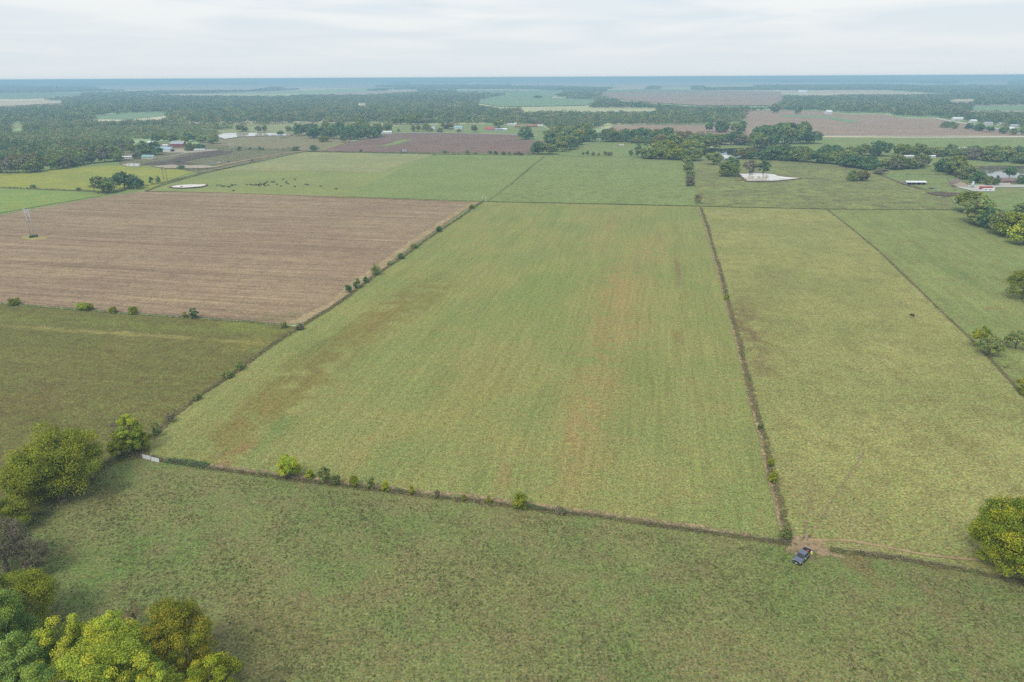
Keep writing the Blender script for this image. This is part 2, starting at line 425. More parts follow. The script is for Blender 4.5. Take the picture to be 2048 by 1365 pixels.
M['brown_grass'] = field('dry_brown_grass', A(152, 138, 108), A(146, 144, 104), A(138, 126, 96), big=60, mid=14, fine=0.4, grain=0.14, bump=0.3)
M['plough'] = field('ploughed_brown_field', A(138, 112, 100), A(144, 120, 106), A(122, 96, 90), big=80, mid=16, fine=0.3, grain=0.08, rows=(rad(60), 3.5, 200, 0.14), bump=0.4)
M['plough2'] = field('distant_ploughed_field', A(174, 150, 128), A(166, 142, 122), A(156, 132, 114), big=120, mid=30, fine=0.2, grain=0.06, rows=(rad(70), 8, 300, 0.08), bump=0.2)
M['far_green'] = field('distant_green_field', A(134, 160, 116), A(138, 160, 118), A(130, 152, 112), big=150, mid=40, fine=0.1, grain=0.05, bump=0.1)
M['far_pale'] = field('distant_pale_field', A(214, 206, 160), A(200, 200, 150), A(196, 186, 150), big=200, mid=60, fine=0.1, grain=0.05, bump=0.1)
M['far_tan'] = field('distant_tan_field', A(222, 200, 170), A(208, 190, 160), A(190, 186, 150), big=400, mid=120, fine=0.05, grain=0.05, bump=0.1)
M['dirt'] = field('trodden_dirt', A(190, 166, 132), A(170, 146, 114), A(136, 118, 92), big=9, mid=2.2, fine=2.5, grain=0.28, bump=0.8, ragged=0.8)
M['track'] = field('pale_dirt_track', A(188, 164, 124), A(172, 148, 112), A(150, 130, 96), big=10, mid=3, fine=2.0, grain=0.2, bump=0.5, ragged=0.5)
M['gravel'] = field('gravel_yard', A(196, 184, 164), A(182, 168, 146), A(150, 140, 118), big=20, mid=6, fine=0.6, grain=0.14, bump=0.3, ragged=0.2)
M['road'] = field('pale_road_surface', A(206, 204, 194), A(196, 194, 184), A(188, 186, 176), big=40, mid=12, fine=0.5, grain=0.06, bump=0.2)
M['bank'] = field('muddy_bank', A(132, 112, 88), A(116, 96, 76), A(146, 126, 98), big=10, mid=3, fine=0.8, grain=0.2, bump=0.5, ragged=0.4)
M['burnt'] = field('dark_brush_ground', A(92, 80, 74), A(108, 92, 82), A(128, 116, 92), big=16, mid=4, fine=0.8, grain=0.3, bump=0.6, ragged=0.25)
M['fringe'] = field('dry_field_margin', A(186, 166, 128), A(172, 150, 114), A(144, 124, 94), big=14, mid=3, fine=1.2, grain=0.3, bump=0.6, ragged=0.5)
M['verge'] = field('rank_weedy_verge', A(124, 118, 76), A(142, 130, 90), A(108, 98, 70), big=16, mid=3, fine=1.4, grain=0.5, bump=1.0, bumpd=.4, ragged=.45)
M['straw'] = field('straw_coloured_margin', A(190, 174, 112), A(176, 160, 108), A(150, 142, 94), big=20, mid=5, fine=0.8, grain=0.2, bump=0.4, ragged=0.5)
def water(name, base, rough=0.06):
    t = NT(name, rough, 0.5)
    t.p.inputs['IOR'].default_value = 1.45
    n = t.noise(t.coord(), 0.08, 3, 0.5)
    t.color(t.mix(t.mr(n, 0.35, 0.65), base, (base[0] * .66, base[1] * .60, base[2] * .50, 1)))  # tan mottling paints patchy reflections into the water colour
    w = t.noise(t.mapping(t.coord(), (0.5, 1.6, 1)), 1.2, 2, 0.5)
    t.bump(w, 0.06, 0.05)
    return t.mat
M['water_pale'] = water('pale_muddy_water', (0.85, 0.78, 0.68, 1))
M['water_dark'] = water('dark_pond_water', (0.035, 0.04, 0.03, 1), 0.03)
M['water_grey'] = water('grey_pond_water', (0.20, 0.19, 0.17, 1), 0.03)

G = 70000.0
mb = MB(); mb.add([(-G, -3000, 0), (G, -3000, 0), (G, G, 0), (-G, G, 0)], [(0, 1, 2, 3)])
tag(mb.build('ground', M['far']), kind='structure')

HEDGE_S = [(300, 914), (325, 921), (420, 938), (520, 950), (600, 962), (700, 974), (800, 986), (870, 996), (960, 1004), (1090, 1022), (1200, 1035), (1300, 1050), (1400, 1064), (1500, 1078), (1582, 1088)]
HEDGE_S2 = [(1660, 1100), (1720, 1108), (1800, 1119), (1860, 1129), (1930, 1140), (2048, 1168), (2300, 1235)]
HEDGE_W = [(300, 880), (345, 834), (400, 793), (470, 745), (540, 694), (600, 655), (660, 618), (700, 590), (740, 560), (800, 518), (850, 482), (910, 442), (968, 402)]
HEDGE_E = [(1576, 1078), (1562, 1010), (1545, 950), (1528, 880), (1508, 800), (1488, 720), (1467, 640), (1448, 570), (1430, 505), (1415, 455), (1402, 415)]
HEDGE_N = [(-200, 596), (0, 608), (100, 616), (300, 631), (480, 643), (575, 652)]
HEDGE_R = [(1655, 420), (1700, 455), (1760, 505), (1830, 572), (1880, 622), (1935, 672), (1990, 728), (2048, 792), (2200, 950)]

sheet('rough_grass', [(-900, 520), (-900, 300), (2700, 300), (2700, 520)], M['n2'], 0.1)
sheet('pasture', [(-900, 1500), (-500, 1250), (70, 1045), (215, 932)] + HEDGE_S + [(1578, 1076), (1640, 1090)] + HEDGE_S2 + [(2600, 1320), (2600, 1800), (2048, 2600), (0, 2600), (-900, 2200)], M['pasture'], 1)
sheet('olive_field', HEDGE_N + [(600, 655), (540, 694), (470, 745), (400, 793), (345, 834), (300, 880), (300, 914), (215, 932), (70, 1045), (-500, 1250), (-900, 1500), (-1500, 1100), (-1200, 640)], M['olive'], 1)
sheet('hay_field', HEDGE_S + list(reversed(HEDGE_E)) [::-1] + [(1180, 408), (968, 404)] + list(reversed(HEDGE_W)), M['main'], 2)
sheet('stubble_field', [(-600, 545), (-300, 490), (0, 431), (110, 411), (190, 397), (290, 383), (450, 386), (700, 395), (950, 405), (910, 436), (850, 476), (800, 512), (740, 556), (700, 584), (640, 624), (600, 645), (570, 650), (480, 641), (300, 629), (0, 606), (-600, 575)], M['stubble'], 2)
sheet('pale_pasture', [(1402, 414), (1655, 420)] + HEDGE_R[1:] + [(2700, 1300)] + list(reversed(HEDGE_S2)) + [(1640, 1096)] + HEDGE_E[:1] + HEDGE_E[1:-1], M['r1'], 3)
sheet('green_pasture', HEDGE_R + [(2900, 950), (2500, 640), (2100, 490), (2020, 470), (1915, 419)], M['r2'], 2)
sheet('cattle_pasture', [(290, 384), (400, 350), (470, 335), (610, 305), (870, 310), (790, 345), (690, 394), (450, 386)], M['cows'], 2)
sheet('upper_pasture', [(440, 343), (520, 326), (612, 305), (740, 307), (872, 310), (810, 328), (758, 347), (640, 343)], M['cows2'], 3, 0.6)
sheet('meadow', [(868, 310), (1088, 313), (975, 404), (690, 394), (780, 350)], M['n2'], 3)
sheet('east_meadow', [(1090, 313), (1270, 316), (1376, 321), (1392, 384), (1400, 413), (1180, 408), (975, 404)], M['n3'], 4)
sheet('rough_pasture', [(1376, 321), (1440, 318), (1600, 322), (1680, 325), (1752, 345), (1800, 365), (1850, 378), (1900, 395), (1912, 420), (1655, 419), (1400, 413), (1392, 384)], M['n4'], 3)
sheet('farmyard', [(1680, 325), (1760, 318), (1900, 312), (2200, 318), (2500, 420), (2500, 640), (2100, 490), (2020, 470), (1915, 419), (1900, 395), (1850, 378), (1800, 365), (1752, 345)], M['n5'], 4)
sheet('yellow_field', [(-300, 352), (0, 345), (100, 340), (200, 333), (260, 330), (330, 334), (400, 343), (370, 350), (300, 378), (200, 384), (0, 377), (-300, 374)], M['yellow'], 2)
sheet('bright_green_field', [(-300, 378), (0, 379), (190, 386), (205, 392), (110, 408), (0, 427), (-300, 484)], M['lime'], 3)
sheet('weedy_yard', [(240, 330), (230, 300), (300, 285), (420, 290), (640, 303), (600, 306), (470, 335), (400, 347), (330, 335)], M['yard'], 3)
sheet('dry_field', [(400, 292), (420, 272), (500, 268), (640, 266), (720, 272), (700, 284), (640, 303), (520, 300)], M['brown_grass'], 2)
sheet('bank_field', [(300, 262), (310, 252), (430, 249), (560, 246), (760, 246), (780, 262), (700, 268), (430, 268)], M['cows2'], 1)
sheet('ploughed_field', [(636, 303), (690, 287), (768, 270), (815, 266), (940, 267), (1050, 271), (1032, 279), (1105, 284), (1068, 308), (850, 306), (640, 304)], M['plough'], 4)
sheet('farm_lawn', [(770, 270), (790, 252), (900, 249), (1080, 250), (1100, 262), (1120, 282), (1105, 285), (1030, 279), (1050, 271), (815, 266)], M['n2'], 2)
sheet('small_meadow', [(1118, 313), (1160, 289), (1200, 283), (1290, 283), (1320, 318)], M['n5'], 2)
sheet('creek_meadow', [(1440, 322), (1420, 296), (1500, 285), (1640, 284), (1700, 300), (1700, 325), (1600, 326)], M['n2'], 2)
sheet('road_meadow', [(1560, 300), (1620, 275), (2200, 277), (2400, 318), (1900, 316), (1700, 318)], M['n2'], 3)
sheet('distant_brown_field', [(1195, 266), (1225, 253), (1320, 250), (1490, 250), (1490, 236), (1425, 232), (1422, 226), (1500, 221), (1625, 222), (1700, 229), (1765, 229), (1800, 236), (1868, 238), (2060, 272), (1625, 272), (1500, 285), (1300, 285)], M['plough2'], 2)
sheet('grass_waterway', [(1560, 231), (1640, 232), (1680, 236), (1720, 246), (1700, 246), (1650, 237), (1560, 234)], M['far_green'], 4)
sheet('grass_waterway', [(925, 297 - 1), (745, 296), (780, 288), (800, 281), (830, 279), (790, 291)][1:], M['n2'], 6)
strip('grass_margin', [(640, 303), (700, 284), (770, 279), (830, 281)], 3.5, M['straw'], 7)
strip('straw_margin', [(290, 383), (450, 386.5), (700, 395.5), (950, 405.5)], 2.0, M['straw'], 5)
strip('dry_margin', [(572, 647), (600, 643), (660, 610), (740, 548), (850, 468), (950, 404)], 8.5, M['fringe'], 12, 8, 0.35, peak=.8)
# far clearings: (name, material, polygon on the ground)
CLEAR = [
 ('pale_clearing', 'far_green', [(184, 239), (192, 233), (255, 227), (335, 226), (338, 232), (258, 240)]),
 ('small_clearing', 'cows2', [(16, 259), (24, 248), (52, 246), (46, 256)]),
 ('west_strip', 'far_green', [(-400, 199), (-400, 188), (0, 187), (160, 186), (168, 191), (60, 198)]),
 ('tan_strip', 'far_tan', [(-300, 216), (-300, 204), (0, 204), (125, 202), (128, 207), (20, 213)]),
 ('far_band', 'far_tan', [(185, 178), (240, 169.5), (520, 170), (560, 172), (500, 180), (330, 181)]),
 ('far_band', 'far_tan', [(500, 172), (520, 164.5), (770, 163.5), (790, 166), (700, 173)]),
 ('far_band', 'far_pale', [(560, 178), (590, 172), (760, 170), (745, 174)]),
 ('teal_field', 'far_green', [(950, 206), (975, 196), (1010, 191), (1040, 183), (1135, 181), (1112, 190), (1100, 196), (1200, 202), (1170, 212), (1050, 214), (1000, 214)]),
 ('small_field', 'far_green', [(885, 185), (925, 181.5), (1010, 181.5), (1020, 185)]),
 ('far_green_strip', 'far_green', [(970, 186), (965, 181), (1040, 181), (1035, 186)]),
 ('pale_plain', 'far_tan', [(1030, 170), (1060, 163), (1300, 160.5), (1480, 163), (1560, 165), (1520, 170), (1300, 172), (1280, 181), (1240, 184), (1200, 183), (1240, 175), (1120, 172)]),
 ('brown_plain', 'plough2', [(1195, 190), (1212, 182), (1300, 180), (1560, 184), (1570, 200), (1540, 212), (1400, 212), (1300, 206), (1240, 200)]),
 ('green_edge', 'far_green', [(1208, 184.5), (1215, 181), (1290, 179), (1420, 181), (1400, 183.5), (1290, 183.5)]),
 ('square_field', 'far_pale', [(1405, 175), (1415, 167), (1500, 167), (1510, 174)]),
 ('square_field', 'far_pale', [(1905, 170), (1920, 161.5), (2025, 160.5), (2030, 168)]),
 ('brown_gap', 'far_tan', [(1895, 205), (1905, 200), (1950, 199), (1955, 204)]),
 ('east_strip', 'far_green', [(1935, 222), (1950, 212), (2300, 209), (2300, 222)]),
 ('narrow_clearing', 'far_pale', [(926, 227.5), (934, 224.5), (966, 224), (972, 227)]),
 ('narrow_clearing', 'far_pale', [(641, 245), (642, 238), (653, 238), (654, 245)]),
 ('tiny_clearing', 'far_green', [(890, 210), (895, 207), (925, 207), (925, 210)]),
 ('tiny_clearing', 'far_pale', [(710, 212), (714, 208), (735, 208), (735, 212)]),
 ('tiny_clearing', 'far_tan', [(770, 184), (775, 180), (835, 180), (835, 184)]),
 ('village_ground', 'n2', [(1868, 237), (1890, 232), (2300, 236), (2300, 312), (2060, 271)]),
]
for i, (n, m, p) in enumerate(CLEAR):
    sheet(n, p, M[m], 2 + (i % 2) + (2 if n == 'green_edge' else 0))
strip('road', [(1868, 236.5), (1905, 243.5), (2060, 269.5), (2200, 296)], 15, M['road'], 5)
strip('road', [(1615, 272), (1800, 273.2), (2048, 275.2), (2300, 277)], 11, M['road'], 6)
strip('road', [(780, 266.5), (860, 266.2), (960, 268), (1050, 271.5), (1078, 272.2)], 7, M['road'], 7)
strip('dirt_track', [(425, 336), (470, 326), (520, 317), (560, 309.5), (610, 303)], 9, M['track'], 7, 6, 0.2)
strip('dirt_track', [(295, 321), (345, 313), (380, 306), (440, 301)], 6, M['gravel'], 7, 8, 0.2)
sheet('gravel_yard', [(320, 306), (348, 299), (440, 300), (425, 303), (385, 307), (340, 307)], M['gravel'], 8, 2, soft=4)
sheet('gravel_yard', [(300, 334), (345, 331), (420, 333), (440, 336), (400, 338), (330, 338)], M['gravel'], 8, 2, soft=4)
sheet('gravel_yard', [(243, 331), (250, 329), (262, 331), (250, 334)], M['gravel'], 8, 0.5, soft=1)
sheet('burnt_ground', [(330, 322), (380, 311), (430, 302), (465, 303), (460, 308), (400, 318), (360, 326)], M['burnt'], 6, 2, soft=4)
sheet('burnt_ground', [(280, 330), (310, 324), (370, 325), (400, 329), (330, 332)], M['burnt'], 6, 2, soft=4)
# worn gateway by the pickup, cattle paths
sheet('worn_gateway', [(1583, 1076), (1612, 1070), (1642, 1078), (1650, 1092), (1660, 1102), (1656, 1112), (1640, 1112), (1628, 1106), (1606, 1108), (1590, 1108), (1574, 1102), (1578, 1088)], M['dirt'], 6, 0.5, soft=3.6, core=.60)
strip('cattle_path', [(1612, 1082), (1640, 1040), (1680, 980), (1730, 900)], 1.4, M['dirt'], 6, 1.0, 0.4, peak=.36)
strip('cattle_path', [(1606, 1080), (1618, 1020), (1628, 950)], 1.4, M['dirt'], 6, 1.0, 0.4, peak=.36)
strip('cattle_path', [(1615, 1080), (1640, 1081), (1700, 1083), (1760, 1092), (1830, 1107), (1900, 1117), (1960, 1122)], 1.3, M['track'], 7, 0.9, 0.3)
strip('cattle_path', [(1585, 1080), (1560, 1050), (1551, 1020), (1546, 985)], 0.9, M['dirt'], 7, 0.4, 0.35)
strip('cattle_path', [(1648, 1100), (1668, 1110), (1690, 1118)], 3.0, M['dirt'], 5, 1.6, 0.5, peak=.5)
sheet('driveway', [(1915, 373), (1970, 371), (2048, 371.5), (2300, 376), (2300, 380), (2048, 376.5), (1990, 377), (1985, 385), (1950, 385), (1915, 377)], M['road'], 8)
sheet('driveway', [(1996, 371), (2003, 367), (2017, 367), (2024, 372)], M['road'], 9)
strip('dirt_bank', [(1745, 346), (1775, 357), (1798, 366)], 2.0, M['bank'], 7, 2.5, 0.3)
strip('dirt_bank', [(1796, 365), (1818, 373), (1845, 380)], 6.5, M['bank'], 8, 3, 0.3)
strip('boundary_line', [(985, 405), (1180, 409), (1400, 413.5), (1655, 419.5), (1912, 421)], 1.8, M['verge'], 7, 1.4, 0.5, peak=.5)
strip('boundary_line', [(975, 404), (1020, 372), (1088, 314)], 1.6, M['verge'], 7, 2.4, 0.5, peak=.5)
strip('boundary_line', [(290, 384), (320, 372), (400, 350), (470, 333), (520, 322)], 3, M['bank'], 7, 3, 0.4)
sheet('worn_patch', [(235, 478 - 2), (42, 478)][1:] + [(44, 474), (70, 472.5), (98, 475), (92, 479), (62, 481)], M['straw'], 12, 0.5, soft=2)
def pond(name, pts, wm, bank=3.0, lv=9):
    w = [W(*p) for p in pts]; c = sum(w, Vector()) / len(w)
    sheet('pond_bank', [tuple(c + (p - c) * (1 + bank / max(6, (p - c).length))) for p in w], M['bank'], lv, 0.8, True, soft=bank*.7)
    sheet(name, pts, M[wm], lv + 1, 1.3)
pond('pond', [(343, 375.5), (352, 373), (367, 372), (385, 371), (410, 370.5), (411, 372.5), (402, 375), (385, 377), (365, 377.5), (350, 377)], 'water_pale')
pond('pond', [(1480, 350), (1500, 348.5), (1525, 348), (1548, 351), (1560, 355), (1580, 357), (1600, 358.5), (1575, 361), (1545, 363.5), (1520, 364.5), (1492, 364), (1488, 358)], 'water_pale')
strip('mud_bank', [(1556, 353), (1590, 356.5), (1622, 358.5), (1650, 359)], 5, M['bank'], 12, 2, .4)
strip('mud_bank', [(1470, 363.5), (1492, 360)], 2.5, M['bank'], 8, 2, .4)
sheet('churned_mud', [(1852, 387), (1880, 385.5), (1920, 388), (1925, 391), (1900, 394.5), (1872, 393)], M['burnt'], 8, 1, soft=2.5)
pond('pond', [(435, 272), (448, 268), (480, 267), (540, 267.5), (582, 269), (580, 273), (545, 272.5), (510, 273.5), (480, 275), (450, 279), (440, 276)], 'water_pale', 5)
pond('pond', [(1395, 307), (1420, 300), (1500, 297), (1590, 297), (1605, 303), (1560, 309), (1480, 316), (1470, 320), (1440, 321), (1425, 316)], 'water_dark', 4)
sheet('water', [(1436, 318), (1446, 313), (1462, 312), (1472, 318)], M['water_pale'], 11)  # pale sheet painting a white reflection onto the dark pond
pond('pond', [(1950, 343), (1960, 335), (2000, 333.5), (2120, 336), (2150, 352), (2080, 362), (2030, 362), (1975, 358)], 'water_grey', 4)

# ------------------------------------------------------------------ foliage
def crown_mat(name, lo, mid, hi, patch=None):
    """leaf colours spread by the per-leaf and per-clump value 'tint'; each tree shifts a little"""
    t = NT(name, 0.75, 0.12)
    at = t.N('ShaderNodeAttribute', attribute_name='tint')
    rp = t.N('ShaderNodeValToRGB'); e = rp.color_ramp.elements
    e[0].position = 0.15; e[0].color = lo
    e[1].position = 0.85; e[1].color = hi
    m = rp.color_ramp.elements.new(0.5); m.color = mid
    t.L(at.outputs['Fac'], rp.inputs[0]); col = rp.outputs[0]
    oi = t.N('ShaderNodeObjectInfo')
    col = t.val(col, t.mr(oi.outputs['Random'], 0, 1, 0.82, 1.18))
    if patch:
        at2 = t.N('ShaderNodeAttribute', attribute_name='patch')
        col = t.mix(t.mr(at2.outputs['Fac'], 0.55, 0.8), col, patch)
    t.color(col)
    tr = t.N('ShaderNodeBsdfTranslucent'); t.L(col, tr.inputs[0])
    ms = t.N('ShaderNodeMixShader'); ms.inputs[0].default_value = 0.14
    out = t.nt.nodes['Material Output']
    t.L(t.p.outputs[0], ms.inputs[1]); t.L(tr.outputs[0], ms.inputs[2]); t.L(ms.outputs[0], out.inputs[0])
    return t.mat
C4 = lambda r, g, b: (r, g, b, 1)
CM = {
 'green':  crown_mat('leaves_green', C4(.090, .150, .045), C4(.170, .250, .062), C4(.300, .365, .090), C4(.32, .28, .10)),
 'dark':   crown_mat('leaves_dark_green', C4(.058, .118, .048), C4(.105, .185, .068), C4(.195, .275, .090)),
 'blue':   crown_mat('leaves_blue_green', C4(.060, .125, .032), C4(.135, .225, .052), C4(.290, .390, .085), C4(.34, .42, .05)),
 'lime':   crown_mat('leaves_lime', C4(.115, .200, .025), C4(.265, .365, .038), C4(.510, .585, .060), C4(.57, .54, .040)),
 'gold':   crown_mat('leaves_golden', C4(.085, .145, .014), C4(.200, .270, .020), C4(.430, .460, .030), C4(.48, .44, .025)),
 'olive':  crown_mat('leaves_olive', C4(.095, .130, .014), C4(.200, .225, .018), C4(.390, .385, .028), C4(.22, .28, .030)),
 'rust':   crown_mat('leaves_rust', C4(.150, .105, .050), C4(.240, .165, .075), C4(.340, .225, .095), C4(.15, .18, .05)),
 'grey':   crown_mat('leaves_grey_brown', C4(.130, .112, .078), C4(.210, .182, .125), C4(.300, .262, .180), C4(.17, .19, .06)),
 'orange': crown_mat('leaves_olive_and_orange', C4(.085, .120, .014), C4(.190, .220, .018), C4(.350, .350, .026), C4(.44, .34, .03)),
 'far':    crown_mat('leaves_far_forest', C4(.038, .072, .026), C4(.090, .132, .040), C4(.185, .215, .060), C4(.25, .19, .09)),
 'weed':   crown_mat('weeds_brown', C4(.110, .095, .055), C4(.195, .165, .100), C4(.310, .270, .165), C4(.15, .19, .06)),
 'weedg':  crown_mat('weeds_green', C4(.070, .105, .030), C4(.130, .170, .045), C4(.220, .245, .070), C4(.20, .17, .08)),
}
def bark():
    t = NT('bark', 0.9, 0.1)
    n = t.noise(t.mapping(t.coord(), (3, 3, 0.5)), 2.0, 5, 0.65)
    t.color(t.mix(t.mr(n, 0.3, 0.7), C4(.10, .085, .065), C4(.22, .19, .155))); t.bump(n, 0.6, 0.1)
    return t.mat
BARK = bark()

def quads(P, Nn, size, rng, asp=0.8):
    """small leaf-spray faces at P facing Nn"""
    n = len(P)
    Nn = Nn / np.maximum(np.linalg.norm(Nn, axis=1, keepdims=True), 1e-6)
    r = rng.normal(size=(n, 3)); a = np.cross(Nn, r); a /= np.maximum(np.linalg.norm(a, axis=1, keepdims=True), 1e-6)
    b = np.cross(Nn, a)
    s = (np.ones(n) * size if np.isscalar(size) else size)[:, None] * 0.5
    k1 = rng.uniform(0.7, 1.2, (n, 1)); k2 = rng.uniform(0.7, 1.2, (n, 1)) * asp
    a = a * s * k1; b = b * s * k2
    V = np.stack([P - a - b * 0.4, P + a * 0.3 - b, P + a + b * 0.5, P - a * 0.4 + b], axis=1).reshape(-1, 3)
    return V
def quad_mesh(name, V, tint, patch=None, mat=None):
    n = len(V) // 4
    me = bpy.data.meshes.new(name)
    me.vertices.add(4 * n); me.loops.add(4 * n); me.polygons.add(n)
    me.vertices.foreach_set('co', V.astype(np.float32).ravel())
    me.loops.foreach_set('vertex_index', np.arange(4 * n, dtype=np.int32))
    me.polygons.foreach_set('loop_start', np.arange(0, 4 * n, 4, dtype=np.int32))
    a = me.attributes.new('tint', 'FLOAT', 'FACE'); a.data.foreach_set('value', tint.astype(np.float32))
    if patch is None: patch = np.zeros(n)
    a = me.attributes.new('patch', 'FLOAT', 'FACE'); a.data.foreach_set('value', patch.astype(np.float32))
    me.update(calc_edges=True)
    if mat: me.materials.append(mat)
    return me
def dirs(rng, n, zmin=-1.0):
    z = rng.uniform(zmin, 1, n); t = rng.uniform(0, 2 * np.pi, n); r = np.sqrt(1 - z * z)
    return np.stack([r * np.cos(t), r * np.sin(t), z], axis=1)

def crown(seed, R, Hh, clear=0.12, nclump=40, per=120, leaf=0.45, clump=0.30, lobes=5, sparse=0.0):
    """crown of leaf sprays gathered in clumps around a few big lobes; R crown radius, Hh tree height, clear = bare share below"""
    rng = np.random.default_rng(seed)
    z0 = Hh * clear; ch = Hh - z0
    LD = dirs(rng, lobes, -0.1)
    cen, rad_, rzs = [[0, 0, z0 + ch * 0.50]], [R * 0.74], [ch * 0.46]
    for i in range(lobes):
        k = rng.uniform(0.34, 0.50); a = 2 * np.pi * (i + rng.uniform(-.25, .25)) / lobes
        q = R * (0.98 - k) * rng.uniform(.8, 1.05)
        cen.append([np.cos(a) * q, np.sin(a) * q, z0 + ch * rng.uniform(.30, .62)]); rad_.append(k * R); rzs.append(min(k * R * 1.1, ch * .34))
    cen = np.array(cen); rad_ = np.array(rad_); rzs = np.array(rzs)
    w = rad_ ** 2; w[0] *= 1.3; w /= w.sum()
    P, Nn, T, Q = [], [], [], []
    for k in range(nclump):
        i = rng.choice(len(cen), p=w)
        d = dirs(rng, 1, -0.9)[0]
        if d[2] < 0: d[:2] *= (1 - d[2] ** 4) ** .25 / max(.3, math.sqrt(1 - d[2] ** 2))
        rz = rzs[i]
        c = cen[i] + d * np.array([rad_[i], rad_[i], rz]) * rng.uniform(0.72, 1.02)
        c[2] = max(c[2], z0 * 0.6 + R * clump * 0.3)
        c[2] = min(c[2], Hh - R * clump * 0.45)
        cr = R * clump * rng.uniform(0.6, 1.15)
        n = int(per * rng.uniform(0.7, 1.3))
        dd = dirs(rng, n, -0.6)
        rr = cr * rng.uniform(0.25, 1.35, n) ** 0.6
        p = c + dd * rr[:, None] * np.array([1, 1, 0.8])
        P.append(p); Nn.append(dd * 0.75 + rng.normal(size=(n, 3)) * 0.38 + np.array([0, 0, 0.30]))
        ct = rng.uniform(0.1, 0.9); cp = rng.uniform(0, 1)
        T.append(np.clip(ct * 0.55 + rng.uniform(0, 0.45, n), 0, 1))
        Q.append(np.clip(cp * 0.5 + rng.uniform(0, .5, n), 0, 1))
    P = np.concatenate(P); Nn = np.concatenate(Nn); T = np.concatenate(T); Q = np.concatenate(Q)
    keep = P[:, 2] > 0.1
    if sparse: keep &= rng.uniform(size=len(P)) > sparse
    P, Nn, T, Q = P[keep], Nn[keep], T[keep], Q[keep]
    return quads(P, Nn, leaf * rng.uniform(0.6, 1.3, len(P)), rng), T, Q
def trunk_mb(seed, R, Hh, r0=None, limbs=5, lean=0.0):
    rnd = random.Random(seed); m = MB(); r0 = r0 or Hh * 0.022 + 0.05
    m.tube([(0, 0, -0.2), (lean * .3, 0, Hh * .2), (lean, 0, Hh * .45), (lean, lean, Hh * .75)], [r0 * 1.25, r0, r0 * .75, r0 * .25], 8)
    for k in range(limbs):
        a = 2 * math.pi * k / limbs + rnd.uniform(-.4, .4); z = Hh * rnd.uniform(.15, .4); e = R * rnd.uniform(.55, .8)
        zt = Hh * rnd.uniform(.5, .78)
        m.tube([(0, 0, z), (math.cos(a) * e * .5, math.sin(a) * e * .5, (z + zt) / 2 - .3), (math.cos(a) * e, math.sin(a) * e, zt)], [r0 * .55, r0 * .38, r0 * .12], 6)
    return m
PROTO = {}
def proto(kind, var, lod):
    key = (kind, var, lod)
    if key in PROTO: return PROTO[key]
    nc, per, leaf, cl = {'mid': (64, 54, 0.82, 0.29), 'bush': (26, 60, 0.8, 0.46), 'near': (75, 210, 0.30, 0.24), 'tall': (40, 50, 0.72, 0.34)}[lod]
    R, Hh = (5.0, 10.0) if lod != 'tall' else (3.0, 10.0)
    V, T, Q = crown(1000 + 37 * var + hash_s(kind), R, Hh, 0.05 if lod != 'bush' else 0.0, nc, per, leaf, cl, 5 if lod != 'bush' else 3)
    cm = quad_mesh('crown', V, T, Q, CM[kind])
    tm = trunk_mb(var, R, Hh, 0.28).mesh('trunk', True); tm.materials.append(BARK)
    PROTO[key] = (cm, tm, R, Hh); return PROTO[key]
def hash_s(s): return sum(ord(c) * (i + 3) for i, c in enumerate(s)) % 991
NTREE = [0]
def place_tree(loc, R, Hh, kind, lod='mid', var=0, label=None, cat='tree', group=None, name='tree', rz=None):
    cm, tm, R0, H0 = proto(kind, var, lod)
    e = empty(name, loc, rz if rz is not None else random.Random(int(loc[0] * 7 + loc[1] * 3)).uniform(0, 6.28))
    sx, sz = R / R0, Hh / H0
    for n, me in (('trunk', tm), ('crown', cm)):
        if lod == 'bush' and n == 'trunk': continue
        o = mesh_obj(n, me, None, e); o.scale = (sx, sx, sz)
    tag(e, label, cat, group); NTREE[0] += 1
    return e
def near_tree(u, v, vtop, wpx, kind, seed, label, nclump=75, per=210, leaf=0.30, clump=0.24, lobes=6, sparse=0.0, clear=0.03, name='tree', cat='tree', zc=None, H=None, limbs=6, group=None, trunk=True):
    """a tree of its own shape whose foot stands at photograph pixel (u, v)"""
    b = W(u, v)
    Hh = H or height_at(b, vtop); R = wpx / 2 / ppm(b, Hh * 0.5)
    e = empty(name, b)
    if not sparse and per >= 170: nclump, per, leaf = int(nclump * 1.4), int(per * 1.9), leaf * .88
    V, T, Q = crown(seed, R, Hh, clear, nclump, per, leaf, clump, lobes, sparse)
    if trunk: trunk_mb(seed, R, Hh, None, limbs).build('trunk', BARK, e, True)
    mesh_obj('crown', quad_mesh('crown', V, T, Q, CM[kind]), None, e)
    return tag(e, label, cat, group)

